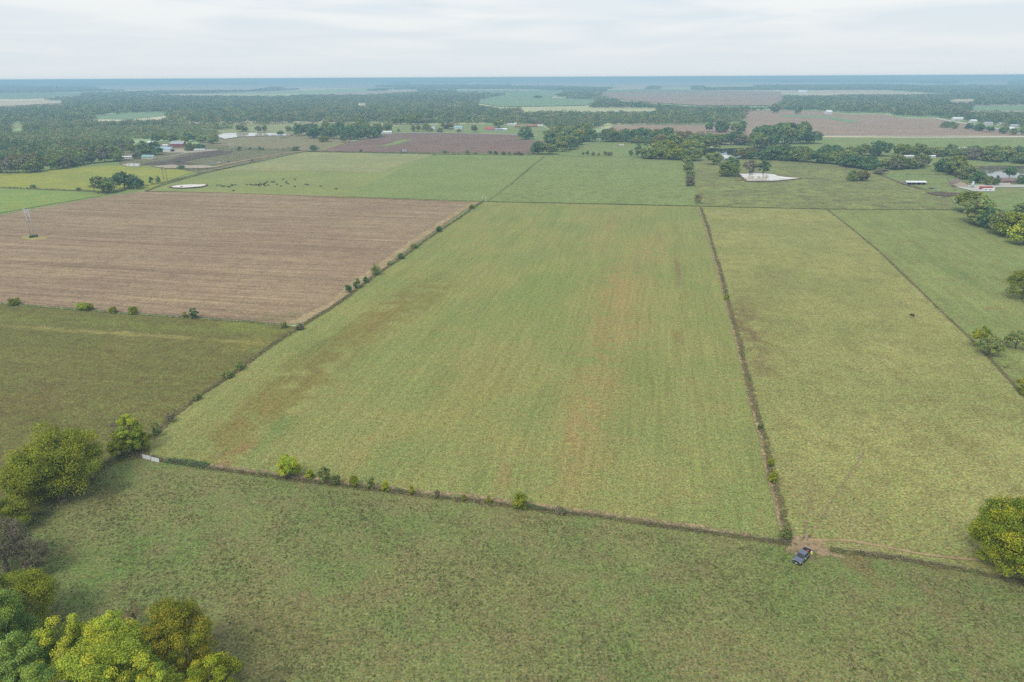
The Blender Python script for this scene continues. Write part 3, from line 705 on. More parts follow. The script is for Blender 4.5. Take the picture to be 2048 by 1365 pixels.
# --- the grown hedgerows: weedy strips, one thing each
def hedge(name, pts, width, height, kinds, label, cat='hedgerow', dens=6.0, size=0.35, seed=5, gap=0.0, lump=0.6):
    rng = np.random.default_rng(seed); w = [W(*p) for p in pts]
    P, T, Q = [], [], []
    for a, b in zip(w[:-1], w[1:]):
        Ls = (b - a).length; n = int(Ls * width * dens)
        t = rng.uniform(0, 1, n); s = rng.normal(0, width * 0.33, n)
        d = (b - a).normalized(); nx, ny = -d.y, d.x
        x = a.x + (b.x - a.x) * t + nx * s; y = a.y + (b.y - a.y) * t + ny * s
        l = (np.sin(x * 0.9 + seed) + np.sin(x * 0.37 + y * 0.53 + seed * 2) + np.sin(y * 0.21 + x * 1.7)) / 3
        h = height * np.clip(0.55 + lump * l, 0.08, 1.4) * np.exp(-(s / (width * 0.45)) ** 2)
        z = h * rng.uniform(0.05, 1.0, n)
        k = rng.uniform(size=n) > gap * (l < 0)
        P.append(np.stack([x, y, z], 1)[k]); T.append((0.5 + 0.3 * l + rng.uniform(-.3, .3, n))[k]); Q.append((0.45 + 0.35 * np.sin(x * .31 + y * .17 + 1) + rng.uniform(-.2, .2, n))[k])
    P = np.concatenate(P); T = np.clip(np.concatenate(T), 0, 1); Q = np.clip(np.concatenate(Q), 0, 1)
    Nn = rng.normal(size=P.shape) * 0.6 + np.array([0, 0, 0.6])
    me = quad_mesh(name, quads(P, Nn, size * rng.uniform(.6, 1.3, len(P)), rng), T, Q, CM[kinds])
    if cat == 'hedgerow' and dens < 3:      # thin rows of weeds far off, nothing in them to count
        return tag(mesh_obj('weeds', me), label, None, None, 'stuff')
    o = mesh_obj(name, me); return tag(o, label, cat)
hedge('hedgerow', HEDGE_S, 1.7, 0.9, 'weed', 'brown weedy hedgerow between the mown hay field and the foreground pasture', dens=26, size=0.30, seed=11, gap=0.35)
hedge('hedgerow', HEDGE_S2, 1.9, 0.9, 'weed', 'dark brush row running from the worn gateway to the big golden tree', dens=26, size=0.30, seed=12)
hedge('hedgerow', HEDGE_W, 2.4, 1.2, 'weed', 'brushy hedgerow between the hay field and the brown stubble field', dens=10, gap=.3, size=0.42, seed=13)
hedge('hedgerow', HEDGE_E, 1.8, 0.8, 'weed', 'long weedy hedgerow between the hay field and the pale pasture', dens=9, size=0.42, seed=14, gap=.3, lump=.9)
strip('weedy_verge', HEDGE_E, 3.0, M['verge'], 7, 3.0, .5, peak=.5)
strip('dry_margin', [(u - 9 * (v / 1078), v) for u, v in HEDGE_E], 2.2, M['fringe'], 6, 2.2, .4, peak=.5)
strip('dry_margin', [(u, v - 7) for u, v in HEDGE_S[2:-1]], 3.0, M['fringe'], 6, 3.0, .4, peak=.45)
strip('weedy_verge', HEDGE_S, 2.4, M['verge'], 7, 2.4, .5, peak=.5)
strip('weedy_verge', HEDGE_W, 3.2, M['verge'], 13, 3.2, .5, peak=.5)
strip('weedy_verge', HEDGE_S2, 2.6, M['verge'], 8, 2.6, .5, peak=.5)
strip('weedy_verge', HEDGE_R, 1.8, M['verge'], 8, 1.8, .5, peak=.5)
hedge('hedgerow', HEDGE_N, 1.8, 0.7, 'weed', 'thin weedy line between the stubble and the olive field', dens=9, size=0.4, seed=15)
hedge('hedgerow', HEDGE_R, 2.0, 0.8, 'weed', 'thin diagonal weed line between the two right-hand pastures', dens=6, size=0.36, seed=16)
hedge('hedgerow', [(-80, 1095), (60, 1052), (150, 985), (212, 930), (240, 915), (290, 908)], 4.5, 1.8, 'weed', 'dark undergrowth row under the field-corner trees', dens=16, size=0.4, seed=17)
hedge('hedgerow', [(610, 304), (740, 306), (870, 309), (1000, 311), (1065, 311)], 5.0, 2.4, 'weedg', 'low green hedgerow along the ploughed field edge', dens=1.6, size=1.2, seed=18)
hedge('hedgerow', [(1115, 313), (1200, 315), (1290, 317)], 3.0, 1.6, 'weed', 'low brush line in front of the small meadow', dens=1.8, size=1.0, seed=19)
hedge('hedgerow', [(-150, 372), (0, 376), (100, 380), (200, 384)], 4.0, 2.0, 'weed', 'brown brush line between the yellow and bright green fields', dens=2.5, size=0.9, seed=20)
hedge('hedgerow', [(0, 420), (60, 409), (120, 399), (200, 388)], 1.2, 0.9, 'weed', 'thin weed line inside the bright green field', dens=2.5, size=0.6, seed=21, gap=0.8)
hedge('hedgerow', [(210, 390), (260, 378), (320, 368), (400, 348), (480, 332)], 4.0, 1.6, 'weedg', 'low brush row climbing from the field corner to the dirt track', dens=2.5, size=0.9, seed=22)
hedge('hedgerow', [(320, 338), (400, 341), (425, 337)], 4.0, 2.2, 'weed', 'brush row at the back of the yellow field', dens=2, size=1.0, seed=23)
hedge('hedgerow', [(430, 299), (520, 301), (610, 302)], 3.0, 2.0, 'weedg', 'shrubby line along the far edge of the weedy yard', dens=1.5, size=1.2, seed=24, gap=0.5)
hedge('hedgerow', [(1810, 350), (1840, 351), (1890, 350)], 5.0, 2.2, 'weed', 'tan weed bank behind the open cattle shed', dens=2, size=0.9, seed=25)
hedge('vine_bank', [(335, 922), (360, 925), (395, 930), (415, 934)], 2.6, 1.8, 'dark', 'dense dark green vine bank beside the white gate', 'vines', dens=60, size=0.32, seed=26)
hedge('vine_bank', [(1042, 1012), (1060, 1014), (1090, 1020)], 1.6, 1.0, 'dark', 'dark green creeper beside the leafy bush on the hedgerow', 'vines', dens=60, size=0.3, seed=27)
hedge('vine_bank', [(790, 978), (815, 985)], 1.2, 0.9, 'green', 'short green creeper clump on the hedgerow', 'vines', dens=50, size=0.3, seed=28)
hedge('brush_pile', [(200, 1000), (225, 985), (262, 970)], 4.0, 0.7, 'weed', 'low brown brush patch in the pasture corner', 'brush', dens=20, size=0.3, seed=29)

# --- weed tufts standing in the grass of the near fields (nobody could count them)
def tufts(name, poly, n, kinds, label, hmin, hmax, rmax, seed, leaves=9, size=0.22):
    rng = np.random.default_rng(seed); w = [W(*p) for p in poly]
    xs = np.array([p.x for p in w]); ys = np.array([p.y for p in w])
    X = rng.uniform(xs.min(), xs.max(), n * 4); Y = rng.uniform(ys.min(), ys.max(), n * 4)
    k = inpoly(X, Y, xs, ys)
    nz = np.sin(X * .11 + seed) * np.sin(Y * .13 + 2) + np.sin(X * .31 + Y * .27) * .6
    k &= rng.uniform(size=len(X)) < 0.35 + 0.3 * nz
    X, Y = X[k][:n], Y[k][:n]; m = len(X)
    r = rmax * rng.uniform(0.25, 1, m) ** 2; h = rng.uniform(hmin, hmax, m)
    d = rng.normal(size=(m, leaves, 3)) * 0.5
    P = np.stack([X[:, None] + d[..., 0] * r[:, None], Y[:, None] + d[..., 1] * r[:, None], np.abs(d[..., 2]) * h[:, None] + 0.05], -1).reshape(-1, 3)
    t = np.repeat(rng.uniform(0, 1, m), leaves) * .7 + rng.uniform(0, .3, m * leaves)
    q = np.repeat(rng.uniform(0, 1, m), leaves)
    Nn = rng.normal(size=P.shape) * .5 + np.array([0, 0, .7])
    me = quad_mesh(name, quads(P, Nn, size * rng.uniform(.6, 1.3, len(P)), rng), t, q, CM[kinds])
    return tag(mesh_obj(name, me), label, None, None, 'stuff')
def inpoly(X, Y, xs, ys):
    c = np.zeros(len(X), bool); n = len(xs); j = n - 1
    for i in range(n):
        dy = ys[j] - ys[i]
        if dy != 0:
            t = (Y - ys[i]) / dy
            c ^= ((ys[i] > Y) != (ys[j] > Y)) & (X < (xs[j] - xs[i]) * t + xs[i])
        j = i
    return c
tufts('grass_tufts', [(-100, 1400), (80, 1060), (220, 945), (320, 935), (870, 1010), (1580, 1100), (2100, 1190), (2100, 1400)], 9000, 'weedg', 'green weed tufts dotted over the foreground pasture', .06, .22, .7, 31)
tufts('grass_tufts', [(-100, 1400), (80, 1060), (220, 945), (320, 935), (870, 1010), (1580, 1100), (2100, 1190), (2100, 1400)], 2500, 'weed', 'dry brown weed tufts dotted over the foreground pasture', .06, .2, .6, 32)

# --- near trees, one by one
near_tree(122, 985, 852, 170, 'olive', 501, 'big olive and gold tree at the far left field corner', nclump=150, per=190, leaf=.36, clump=.20, lobes=9)
near_tree(70, 1000, 905, 104, 'olive', 502, 'low spreading half of the big corner tree, nearer the left edge', nclump=80, per=180, leaf=.34)
near_tree(268, 905, 826, 50, 'lime', 503, 'tall yellow-green tree just behind the white gate', nclump=60, per=170, leaf=.3)
near_tree(245, 912, 862, 50, 'olive', 504, 'bushy gold-green tree between the gate tree and the corner tree', nclump=50, per=170, leaf=.3)
near_tree(288, 900, 862, 40, 'olive', 505, 'small dark bushy tree at the gate\'s left end', nclump=40, per=160, leaf=.3)
near_tree(238, 880, 838, 40, 'grey', 506, 'thin leafless brown tree behind the gold-green corner trees', nclump=30, per=70, leaf=.22, sparse=.4)
near_tree(315, 872, 846, 24, 'weedg', 507, 'small round bush in the hedgerow end beside the gate trees', nclump=20, per=120, leaf=.3, name='bush', cat='bush', trunk=False, clear=0)
near_tree(342, 845, 825, 22, 'grey', 508, 'grey leafless thicket low in the hedgerow above the gate', nclump=20, per=120, leaf=.26, name='bush', cat='bush', trunk=False, clear=0)
near_tree(20, 1060, 1000, 90, 'olive', 509, 'low yellow-green tree below the big corner tree at the left edge', nclump=50, per=170, leaf=.3)
near_tree(18, 1145, 1040, 120, 'grey', 510, 'grey-brown half-bare tree at the left edge', nclump=130, per=210, leaf=.24, sparse=.05)
near_tree(80, 1150, 1068, 60, 'grey', 511, 'thin rusty-tipped bare tree overhanging the pasture at left', nclump=70, per=150, leaf=.2, sparse=.2)
near_tree(50, 1265, 1140, 165, 'olive', 512, 'broad olive-gold tree above the blue-green one at left', nclump=110, per=190, leaf=.28, clump=.2, lobes=8)
near_tree(18, 1350, 1178, 150, 'blue', 513, 'blue-green tree at the lower left edge', nclump=110, per=190, leaf=.27, clump=.2, lobes=8)
near_tree(80, 1420, 1262, 110, 'blue', 514, 'deep green tree in the bottom left corner', nclump=90, per=190, leaf=.26, clump=.2)
near_tree(150, 1380, 1226, 130, 'lime', 515, 'yellow-green tree left of the brightest one at the bottom', nclump=110, per=190, leaf=.26, clump=.2, lobes=7)
near_tree(245, 1360, 1216, 120, 'lime', 516, 'pale green tree between the orange-tipped tree and the left ones', nclump=90, per=190, leaf=.26, clump=.2, lobes=7)
near_tree(236, 1450, 1260, 210, 'lime', 517, 'brightest broad yellow-green tree at the bottom edge', nclump=170, per=190, leaf=.27, clump=.17, lobes=10)
near_tree(362, 1345, 1202, 155, 'orange', 518, 'olive tree with orange-tipped top near the bottom left', nclump=130, per=190, leaf=.26, clump=.19, lobes=8)
near_tree(396, 1395, 1262, 100, 'orange', 519, 'dark olive tree just right of the orange-tipped tree', nclump=80, per=190, leaf=.26, clump=.2)
near_tree(440, 1455, 1310, 125, 'gold', 520, 'golden yellow tree at the bottom edge, right end of the grove', nclump=90, per=180, leaf=.25, clump=.2)
near_tree(330, 1470, 1320, 120, 'lime', 521, 'green tree at the bottom edge beside the golden yellow one', nclump=80, per=180, leaf=.25, clump=.2)
near_tree(120, 1490, 1330, 130, 'blue', 522, 'shaded green tree at the bottom edge under the yellow-green ones', nclump=80, per=180, leaf=.25, clump=.2)
near_tree(272, 1250, 1192, 50, 'rust', 523, 'thin orange-brown sapling at the grove\'s edge in the pasture', nclump=26, per=60, leaf=.18, sparse=.35)
near_tree(2022, 1142, 1012, 170, 'gold', 524, 'big golden-green tree at the right edge beside the cattle path', nclump=170, per=200, leaf=.36, clump=.19, lobes=10)
near_tree(2044, 598, 538, 75, 'olive', 525, 'olive tree cut by the right edge in the green pasture', nclump=60, per=130, leaf=.45)
near_tree(1958, 695, 652, 36, 'gold', 526, 'yellow-topped bush, left of the pair on the diagonal weed line', nclump=36, per=130, leaf=.36, name='bush', cat='bush')
near_tree(1976, 712, 668, 44, 'green', 527, 'green bush, right of the pair on the diagonal weed line', nclump=40, per=130, leaf=.36, name='bush', cat='bush')
near_tree(2030, 698, 660, 46, 'green', 528, 'dark green bush by the right edge level with the bush pair', nclump=36, per=130, leaf=.36, name='bush', cat='bush')
near_tree(2003, 696, 678, 20, 'grey', 529, 'small brown bush between the pair and the edge bush', nclump=16, per=90, leaf=.3, name='bush', cat='bush', trunk=False, clear=0)
near_tree(2052, 788, 748, 40, 'gold', 530, 'yellowish bush at the right edge below the bush pair', nclump=30, per=130, leaf=.32, name='bush', cat='bush')
near_tree(2012, 735, 725, 12, 'green', 531, 'tiny bush on the weed line under the right-hand bushes', nclump=10, per=60, leaf=.3, name='bush', cat='bush', trunk=False, clear=0)
near_tree(581, 955, 909, 46, 'lime', 532, 'round bright green tree, largest on the near hedgerow', nclump=60, per=170, leaf=.27)
near_tree(650, 964, 930, 26, 'green', 533, 'slim dark green tree right of the round bright one', nclump=36, per=140, leaf=.26, clear=.0)
for i, (u, v, vt, wpx, kd, lb) in enumerate([
  (620, 958, 940, 16, 'gold', 'small yellow bush between the round tree and the slim dark tree'),
  (672, 970, 952, 18, 'weedg', 'low olive shrub just right of the slim dark tree'),
  (708, 974, 950, 18, 'olive', 'bushy olive sapling, second right of the slim dark tree'),
  (742, 978, 952, 16, 'green', 'upright green sapling midway along the near hedgerow'),
  (771, 983, 960, 14, 'gold', 'small yellow-green sapling above the short creeper'),
  (824, 990, 972, 10, 'gold', 'tiny yellow sapling right of the short creeper'),
  (874, 996, 978, 9, 'grey', 'small dark bare shrub on the near hedgerow'),
  (928, 1002, 988, 8, 'olive', 'tiny shrub beside a thin bare stem on the hedgerow'),
  (978, 1008, 992, 9, 'olive', 'tiny green shrub left of the leafy bush'),
  (1040, 1016, 988, 32, 'olive', 'leafy olive bush with creeper at its right foot'),
  (1120, 1028, 1016, 18, 'grey', 'grey brush clump right of the leafy bush'),
  (1570, 1080, 1052, 24, 'weedg', 'tall weed clump at the junction of the two hedgerows'),
  (1545, 965, 940, 16, 'olive', 'yellowish shrub on the long hedgerow nearest its lower end'),
  (1540, 935, 915, 12, 'olive', 'small shrub just above the yellowish one on the long hedgerow'),
  (1520, 860, 846, 10, 'weedg', 'small weed clump halfway down the long hedgerow'),
  (1452, 600, 588, 8, 'gold', 'yellow goldenrod clump high on the long hedgerow'),
  (1395, 408, 386, 15, 'rust', 'round reddish-green bush at the top of the long hedgerow'),
  (480, 740, 722, 18, 'green', 'dark green shrub on the hedgerow beside the olive field'),
  (455, 756, 744, 22, 'green', 'low green shrub just below the dark one beside the olive field'),
  (395, 800, 790, 16, 'green', 'small green shrub lowest on the hedgerow beside the olive field'),
  (568, 656, 644, 12, 'green', 'small green shrub at the stubble field\'s corner'),
  (600, 660, 650, 16, 'grey', 'grey thicket just right of the stubble corner'),
  (697, 585, 570, 12, 'dark', 'small dark cedar, lowest of three on the hedgerow'),
  (714, 577, 556, 13, 'dark', 'taller dark cedar in the middle of the hedgerow'),
  (732, 566, 553, 9, 'dark', 'small dark cedar just above the tall one'),
  (752, 550, 530, 20, 'green', 'round green shrub above the three cedars'),
  (780, 530, 524, 10, 'green', 'tiny shrub between the round shrub and the next pair'),
  (802, 518, 508, 14, 'dark', 'dark shrub halfway up the hedgerow'),
  (829, 497, 488, 14, 'green', 'grey-green shrub in the upper half of the hedgerow'),
  (878, 464, 453, 12, 'dark', 'dark cedar near the hedgerow\'s upper end'),
  (944, 418, 409, 12, 'olive', 'yellowish shrub by the top corner of the hay field'),
  (30, 610, 597, 24, 'olive', 'rounded yellow-green bush, first from the left on the stubble line'),
  (165, 620, 605, 20, 'lime', 'bright bush, left of a joined pair on the stubble line'),
  (180, 621, 607, 16, 'olive', 'olive bush, right of a joined pair on the stubble line'),
  (227, 626, 615, 14, 'olive', 'low pale bush right of the joined pair'),
  (267, 628, 613, 17, 'olive', 'yellow-green bush before the dark round tree'),
  (371, 636, 624, 9, 'olive', 'tiny bush touching the dark round tree'),
  (64, 476, 471, 9, 'dark', 'small dark bush between the pylon legs at left'),
  (72, 475, 470, 8, 'dark', 'small dark bush under the pylon\'s right leg')]):
    near_tree(u, v, vt, wpx, kd, 540 + i, lb, nclump=24, per=80, leaf=.3 if v > 700 else .42, clump=.46, lobes=3, name='bush', cat='bush', trunk=False, clear=0)
near_tree(390, 637, 615, 21, 'dark', 590, 'dark round tree on the stubble field line', nclump=26, per=110, leaf=.4, clear=0)

# ------------------------------------------------------------------ mid-distance trees, individually placed
MID = [ # u, v, vtop, width px, kind, lod, label
 (208, 386, 354, 44, 'green', 'mid', 'broad brownish-green tree, left of two at the field corner'),
 (250, 378, 344, 38, 'dark', 'mid', 'tall dark green tree, middle of the field-corner group'),
 (272, 378, 352, 26, 'dark', 'mid', 'dark tree leaning on the right of the field-corner group'),
 (304, 368, 355, 9, 'dark', 'bush', 'narrow shrub, left of two beside the double pole'),
 (317, 366, 353, 8, 'dark', 'bush', 'narrow shrub, right of two beside the double pole'),
 (67, 377, 370, 10, 'dark', 'bush', 'small round bush on the brush line at left'),
 (158, 381, 374, 8, 'dark', 'bush', 'small bush on the brush line by the corner trees'),
 (362, 338, 331, 14, 'dark', 'bush', 'dark shrub in front of the gravel yard'),
 (1456, 353, 322, 38, 'green', 'mid', 'round bright green tree left of the white pond'),
 (1462, 340, 314, 30, 'dark', 'mid', 'darker tree right behind the round pond tree'),
 (1499, 349, 319, 22, 'grey', 'tall', 'thin half-bare tree on the pond bank'),
 (1526, 349, 319, 22, 'dark', 'tall', 'dense oval tree on the pond bank'),
 (1427, 330, 305, 30, 'green', 'mid', 'lone round tree behind the pond pasture'),
 (1704, 363, 341, 20, 'green', 'mid', 'green tree, left of the lone pasture pair'),
 (1723, 362, 341, 24, 'rust', 'mid', 'rust-coloured tree, right of the lone pasture pair'),
 (1714, 362, 346, 10, 'olive', 'tall', 'thin yellowish tree between the lone pasture pair'),
 (1760, 349, 336, 22, 'grey', 'mid', 'pale bare-looking tree at the bend of the dirt bank'),
 (1052, 279, 254, 28, 'dark', 'mid', 'dense dark tree on the lawn by the ploughed field'),
 (1076, 309, 283, 28, 'dark', 'mid', 'dark round tree at the ploughed field\'s right corner'),
 (1098, 309, 287, 30, 'green', 'mid', 'green tree just right of the corner tree'),
 (628, 303, 291, 16, 'dark', 'bush', 'dark shrub where the dirt track meets the hedgerow'),
 (592, 302, 292, 16, 'weedg', 'bush', 'grey-green shrub clump left of the track end'),
 (722, 304, 299, 5, 'dark', 'bush', 'tiny shrub on the ploughed field edge'),
 (889, 308, 302, 10, 'dark', 'bush', 'dark shrub right of the grey farm machine'),
 (935, 309, 301, 9, 'green', 'bush', 'round green shrub on the ploughed field edge'),
 (951, 309, 304, 8, 'olive', 'bush', 'small olive shrub beside the round green one'),
 (826, 264, 250, 9, 'rust', 'tall', 'dark oval tree, left of two by the farm lane'),
 (837, 264, 250, 10, 'rust', 'tall', 'dark oval tree, right of two by the farm lane'),
 (852, 262, 248, 16, 'green', 'mid', 'spreading tree beside the white gabled house'),
 (894, 258, 245, 24, 'rust', 'mid', 'reddish tree between the white house and blue-roofed barn'),
 (918, 265, 258, 11, 'grey', 'bush', 'small bush in front of the blue-roofed barn'),
 (949, 265, 250, 13, 'grey', 'mid', 'bare spreading tree left of the red-roofed building'),
 (998, 256, 240, 22, 'green', 'mid', 'olive tree behind the red-roofed building'),
 (797, 264, 258, 5, 'green', 'tall', 'small tree on the farm lawn'),
 (776, 265, 245, 18, 'green', 'mid', 'green tree beside the white roadside house'),
 (860, 264, 256, 12, 'grey', 'bush', 'scrubby bare bush row by the white house'),
 (880, 265, 257, 14, 'grey', 'bush', 'bare scrub right of the white house'),
 (1166, 311, 304, 6, 'green', 'tall', 'small tree, first from the left on the brush line'),
 (1175, 311, 302, 6, 'dark', 'tall', 'narrow dark tree on the brush line'),
 (1186, 312, 304, 8, 'green', 'tall', 'small tree in the middle of the brush line'),
 (1197, 312, 306, 6, 'olive', 'bush', 'olive bush on the brush line'),
 (1210, 312, 302, 7, 'green', 'tall', 'small green tree right on the brush line'),
 (1219, 312, 303, 10, 'grey', 'bush', 'grey bush near the right end of the brush line'),
 (1262, 313, 300, 8, 'dark', 'tall', 'dark narrow tree before the wood\'s edge'),
 (1275, 315, 286, 11, 'dark', 'tall', 'tall dark tree at the wood\'s left corner'),
 (484, 264, 250, 22, 'green', 'mid', 'tree on the far bank of the long pond, left'),
 (518, 265, 252, 12, 'grey', 'mid', 'small brownish tree on the far pond bank'),
 (530, 265, 248, 9, 'green', 'tall', 'upright green tree on the far pond bank'),
 (578, 264, 252, 12, 'green', 'mid', 'round tree right of the far pond'),
 (561, 271, 262, 12, 'dark', 'mid', 'dark small tree at the pond\'s right end'),
 (624, 270, 246, 13, 'rust', 'tall', 'tall brown-leaved tree behind the dark grove'),
 (648, 284, 272, 22, 'olive', 'mid', 'pale low round tree in front of the dark grove'),
 (688, 285, 263, 14, 'dark', 'tall', 'dark pointed tree at the grove\'s front'),
 (480, 302, 294, 10, 'dark', 'bush', 'dark bush beside the second double pole'),
 (500, 300, 295, 5, 'dark', 'bush', 'small bush on the yard\'s far edge'),
 (519, 301, 294, 6, 'dark', 'bush', 'narrow bush on the yard\'s far edge'),
 (526, 301, 294, 4, 'dark', 'bush', 'second narrow bush on the yard\'s far edge'),
 (310, 300, 283, 20, 'dark', 'mid', 'dark conical tree before the long white shed'),
 (293, 311, 295, 22, 'green', 'mid', 'bushy tree left of the dark settlement trees'),
 (312, 310, 293, 26, 'dark', 'mid', 'dark leafy tree in front of the white shed'),
 (245, 302, 290, 24, 'grey', 'mid', 'round brownish tree among the left-hand houses'),
 (217, 303, 291, 20, 'olive', 'mid', 'pale green tree among the left-hand houses'),
 (275, 318, 305, 16, 'grey', 'mid', 'brownish tree beside the cream house'),
 (383, 302, 286, 24, 'green', 'mid', 'rounded tree right of the red barn'),
 (400, 300, 288, 20, 'dark', 'mid', 'second rounded tree right of the red barn'),
 (427, 288, 272, 22, 'green', 'mid', 'rounded tree by the narrow end of the long pond'),
 (405, 286, 272, 20, 'green', 'mid', 'tree between the red barn and the long pond'),
 (1940, 425, 384, 56, 'olive', 'mid', 'broad dark-topped tree leading the tree row at right'),
 (1962, 448, 398, 66, 'green', 'mid', 'largest round tree of the tree row at right'),
 (1998, 468, 425, 46, 'green', 'mid', 'third tree of the tree row at right'),
 (2022, 475, 424, 46, 'olive', 'mid', 'fourth tree of the tree row at right, yellow tips'),
 (2046, 490, 442, 44, 'lime', 'mid', 'yellow-green tree ending the tree row at the right edge'),
 (1980, 456, 418, 40, 'dark', 'mid', 'dark tree between the two biggest of the right-hand row'),
 (2012, 470, 440, 34, 'green', 'mid', 'low tree filling the right-hand row before its yellow end'),
 (2052, 425, 406, 40, 'green', 'mid', 'tree at the right edge above the tree row'),
 (1870, 247, 234, 1, 'green', 'mid', None),
 (1546, 227, 208, 12, 'grey', 'tall', 'pale tree, left of two in the distant brown field'),
 (1554, 227, 209, 10, 'grey', 'tall', 'pale tree, right of two in the distant brown field'),
 (1596, 229, 213, 12, 'dark', 'mid', 'dark lone tree in the distant brown field'),
 (1075, 197, 191, 16, 'dark', 'mid', 'dark tree clump alone in the distant teal field'),
 (1965, 345, 342, 1, 'green', 'mid', None),
 (2018, 356, 333, 22, 'dark', 'mid', 'dark cedar standing before the right-hand pond'),
 (2043, 368, 350, 20, 'dark', 'mid', 'dark tree by the white car at the right edge'),
 (1955, 367, 342, 28, 'dark', 'mid', 'dark tree behind the silo'),
 (1990, 372, 352, 14, 'dark', 'tall', 'small dark tree beside the brown ranch house'),
 (1975, 372, 353, 16, 'green', 'mid', 'small green tree between silo and ranch house'),
 (1932, 360, 330, 32, 'green', 'mid', 'big green tree behind the beige barn'),
 (1905, 352, 322, 30, 'green', 'mid', 'olive tree left of the big one behind the beige barn'),
 (1897, 344, 326, 28, 'rust', 'mid', 'brownish low tree at the left end of the barn grove'),
 (1916, 335, 311, 30, 'olive', 'mid', 'yellowish tall tree in the barn grove'),
 (1757, 313, 283, 42, 'dark', 'mid', 'largest dark round tree in the creek tree line'),
 (1803, 305, 284, 1, 'dark', 'mid', None),
 (1815, 311, 290, 18, 'dark', 'tall', 'narrow dark tree right of the grey gabled house'),
 (1727, 306, 288, 15, 'dark', 'tall', 'narrow dark tree by the white farm building'),
 (1897, 313, 289, 18, 'dark', 'tall', 'narrow dark tree left of the long white roof'),
 (1852, 311, 295, 20, 'olive', 'mid', 'yellow-green tree midway along the roadside trees'),
]
for i, (u, v, vt, wpx, kd, lod, lb) in enumerate(MID):
    if not lb: continue
    b = W(u, v); Hh = height_at(b, vt); R = wpx / 2 / ppm(b, Hh / 2)
    place_tree(b, R * 1.14, Hh * 1.04, kd, lod, i % 5, lb, 'bush' if lod == 'bush' else 'tree', None, 'bush' if lod == 'bush' else 'tree')
# rows of look-alike trees
ORD = 'first second third fourth fifth sixth seventh eighth ninth tenth eleventh twelfth thirteenth fourteenth fifteenth sixteenth seventeenth eighteenth nineteenth twentieth'.split() + ['%dth' % i if i % 10 not in (1, 2, 3) else '%d%s' % (i, ('st', 'nd', 'rd')[i % 10 - 1]) for i in range(21, 60)]
def tree_row(pts, n, hpx, wpx, kinds, label, group, seed, lod='mid', spread=3.0, name='tree', cat='tree'):
    rnd = random.Random(seed); w = [W(*p) for p in pts]
    seg = [(b - a).length for a, b in zip(w[:-1], w[1:])]; tot = sum(seg)
    made = []
    for k in range(n):
        d = tot * (k + rnd.uniform(.3, .7)) / n; i = 0
        while d > seg[i] and i < len(seg) - 1: d -= seg[i]; i += 1
        p = w[i].lerp(w[i + 1], min(1, d / seg[i])) + Vector((rnd.gauss(0, spread), rnd.gauss(0, spread), 0))
        s = ppm(p, 5)
        Hh = hpx / s * rnd.uniform(.8, 1.2); R = wpx / 2 / s * rnd.uniform(.85, 1.25)
        made.append((PX(p.x, p.y)[0], place_tree(p, R, Hh, rnd.choice(kinds), lod, rnd.randrange(5), None, cat, group, name)))
    for k, (_, o) in enumerate(sorted(made, key=lambda q: q[0])): o['label'] = ORD[k] + ' from left, ' + label
tree_row([(1383, 378), (1380, 355), (1374, 332), (1372, 322)], 7, 14, 20, ['green', 'green', 'grey'], 'small bushy tree in the short row between two meadows', 'trees in the short row between the meadows', 61, spread=.8)
tree_row([(600, 278), (640, 277), (700, 280), (745, 277), (760, 270)], 15, 25, 22, ['dark', 'dark', 'green'], 'dark tree in the grove left of the ploughed field', 'trees of the dense dark grove', 62, spread=7)
tree_row([(590, 275), (640, 270), (700, 270), (750, 266)], 10, 25, 22, ['dark', 'green'], 'dark tree in the grove left of the ploughed field, second rank', 'trees of the dense dark grove', 63, spread=9)
tree_row([(1122, 306), (1140, 297), (1160, 286), (1170, 276)], 7, 28, 33, ['green', 'dark', 'green', 'olive'], 'tree of the belt beside the small meadow', 'trees of the belt beside the small meadow', 64, spread=3)
tree_row([(1104, 296), (1122, 286), (1145, 278)], 6, 28, 33, ['green', 'dark'], 'tree of the belt beside the small meadow, second rank', 'trees of the belt beside the small meadow', 65, spread=5)
tree_row([(1180, 284), (1230, 283), (1290, 286), (1340, 284)], 11, 25, 33, ['green', 'dark', 'dark'], 'tree of the dark belt behind the small meadow', 'trees behind the small meadow', 66, spread=6)
tree_row([(1290, 316), (1330, 319), (1370, 321), (1398, 322)], 11, 23, 33, ['green', 'green', 'olive'], 'front tree of the rounded wood above the east meadow', 'trees of the rounded wood', 67, spread=3)
tree_row([(1300, 308), (1345, 308), (1395, 309)], 9, 25, 36, ['green', 'olive', 'green', 'orange'], 'tree of the rounded wood above the east meadow', 'trees of the rounded wood', 68, spread=6)
tree_row([(1310, 298), (1360, 297), (1420, 298)], 9, 27, 36, ['green', 'rust', 'green'], 'tree of the rounded wood above the east meadow, second rank', 'trees of the rounded wood', 69, spread=7)
tree_row([(1400, 291), (1450, 288), (1500, 291), (1540, 296)], 12, 23, 30, ['green', 'grey', 'dark', 'olive'], 'tree on the far bank of the dark creek pond', 'trees behind the dark creek pond', 70, spread=6)
tree_row([(1480, 318), (1510, 318), (1545, 319)], 7, 18, 25, ['green', 'dark', 'rust'], 'small tree on the near bank of the dark creek pond', 'trees before the dark creek pond', 71, spread=3)
tree_row([(1545, 319), (1580, 321), (1600, 324), (1660, 328), (1700, 329)], 13, 28, 33, ['green', 'dark', 'green'], 'tree of the creek line along the rough pasture', 'trees of the creek line', 72, spread=4)
tree_row([(1700, 332), (1725, 338), (1745, 341)], 5, 25, 33, ['green', 'dark', 'olive'], 'tree of the creek line along the rough pasture, second rank', 'trees of the creek line', 73, spread=4)
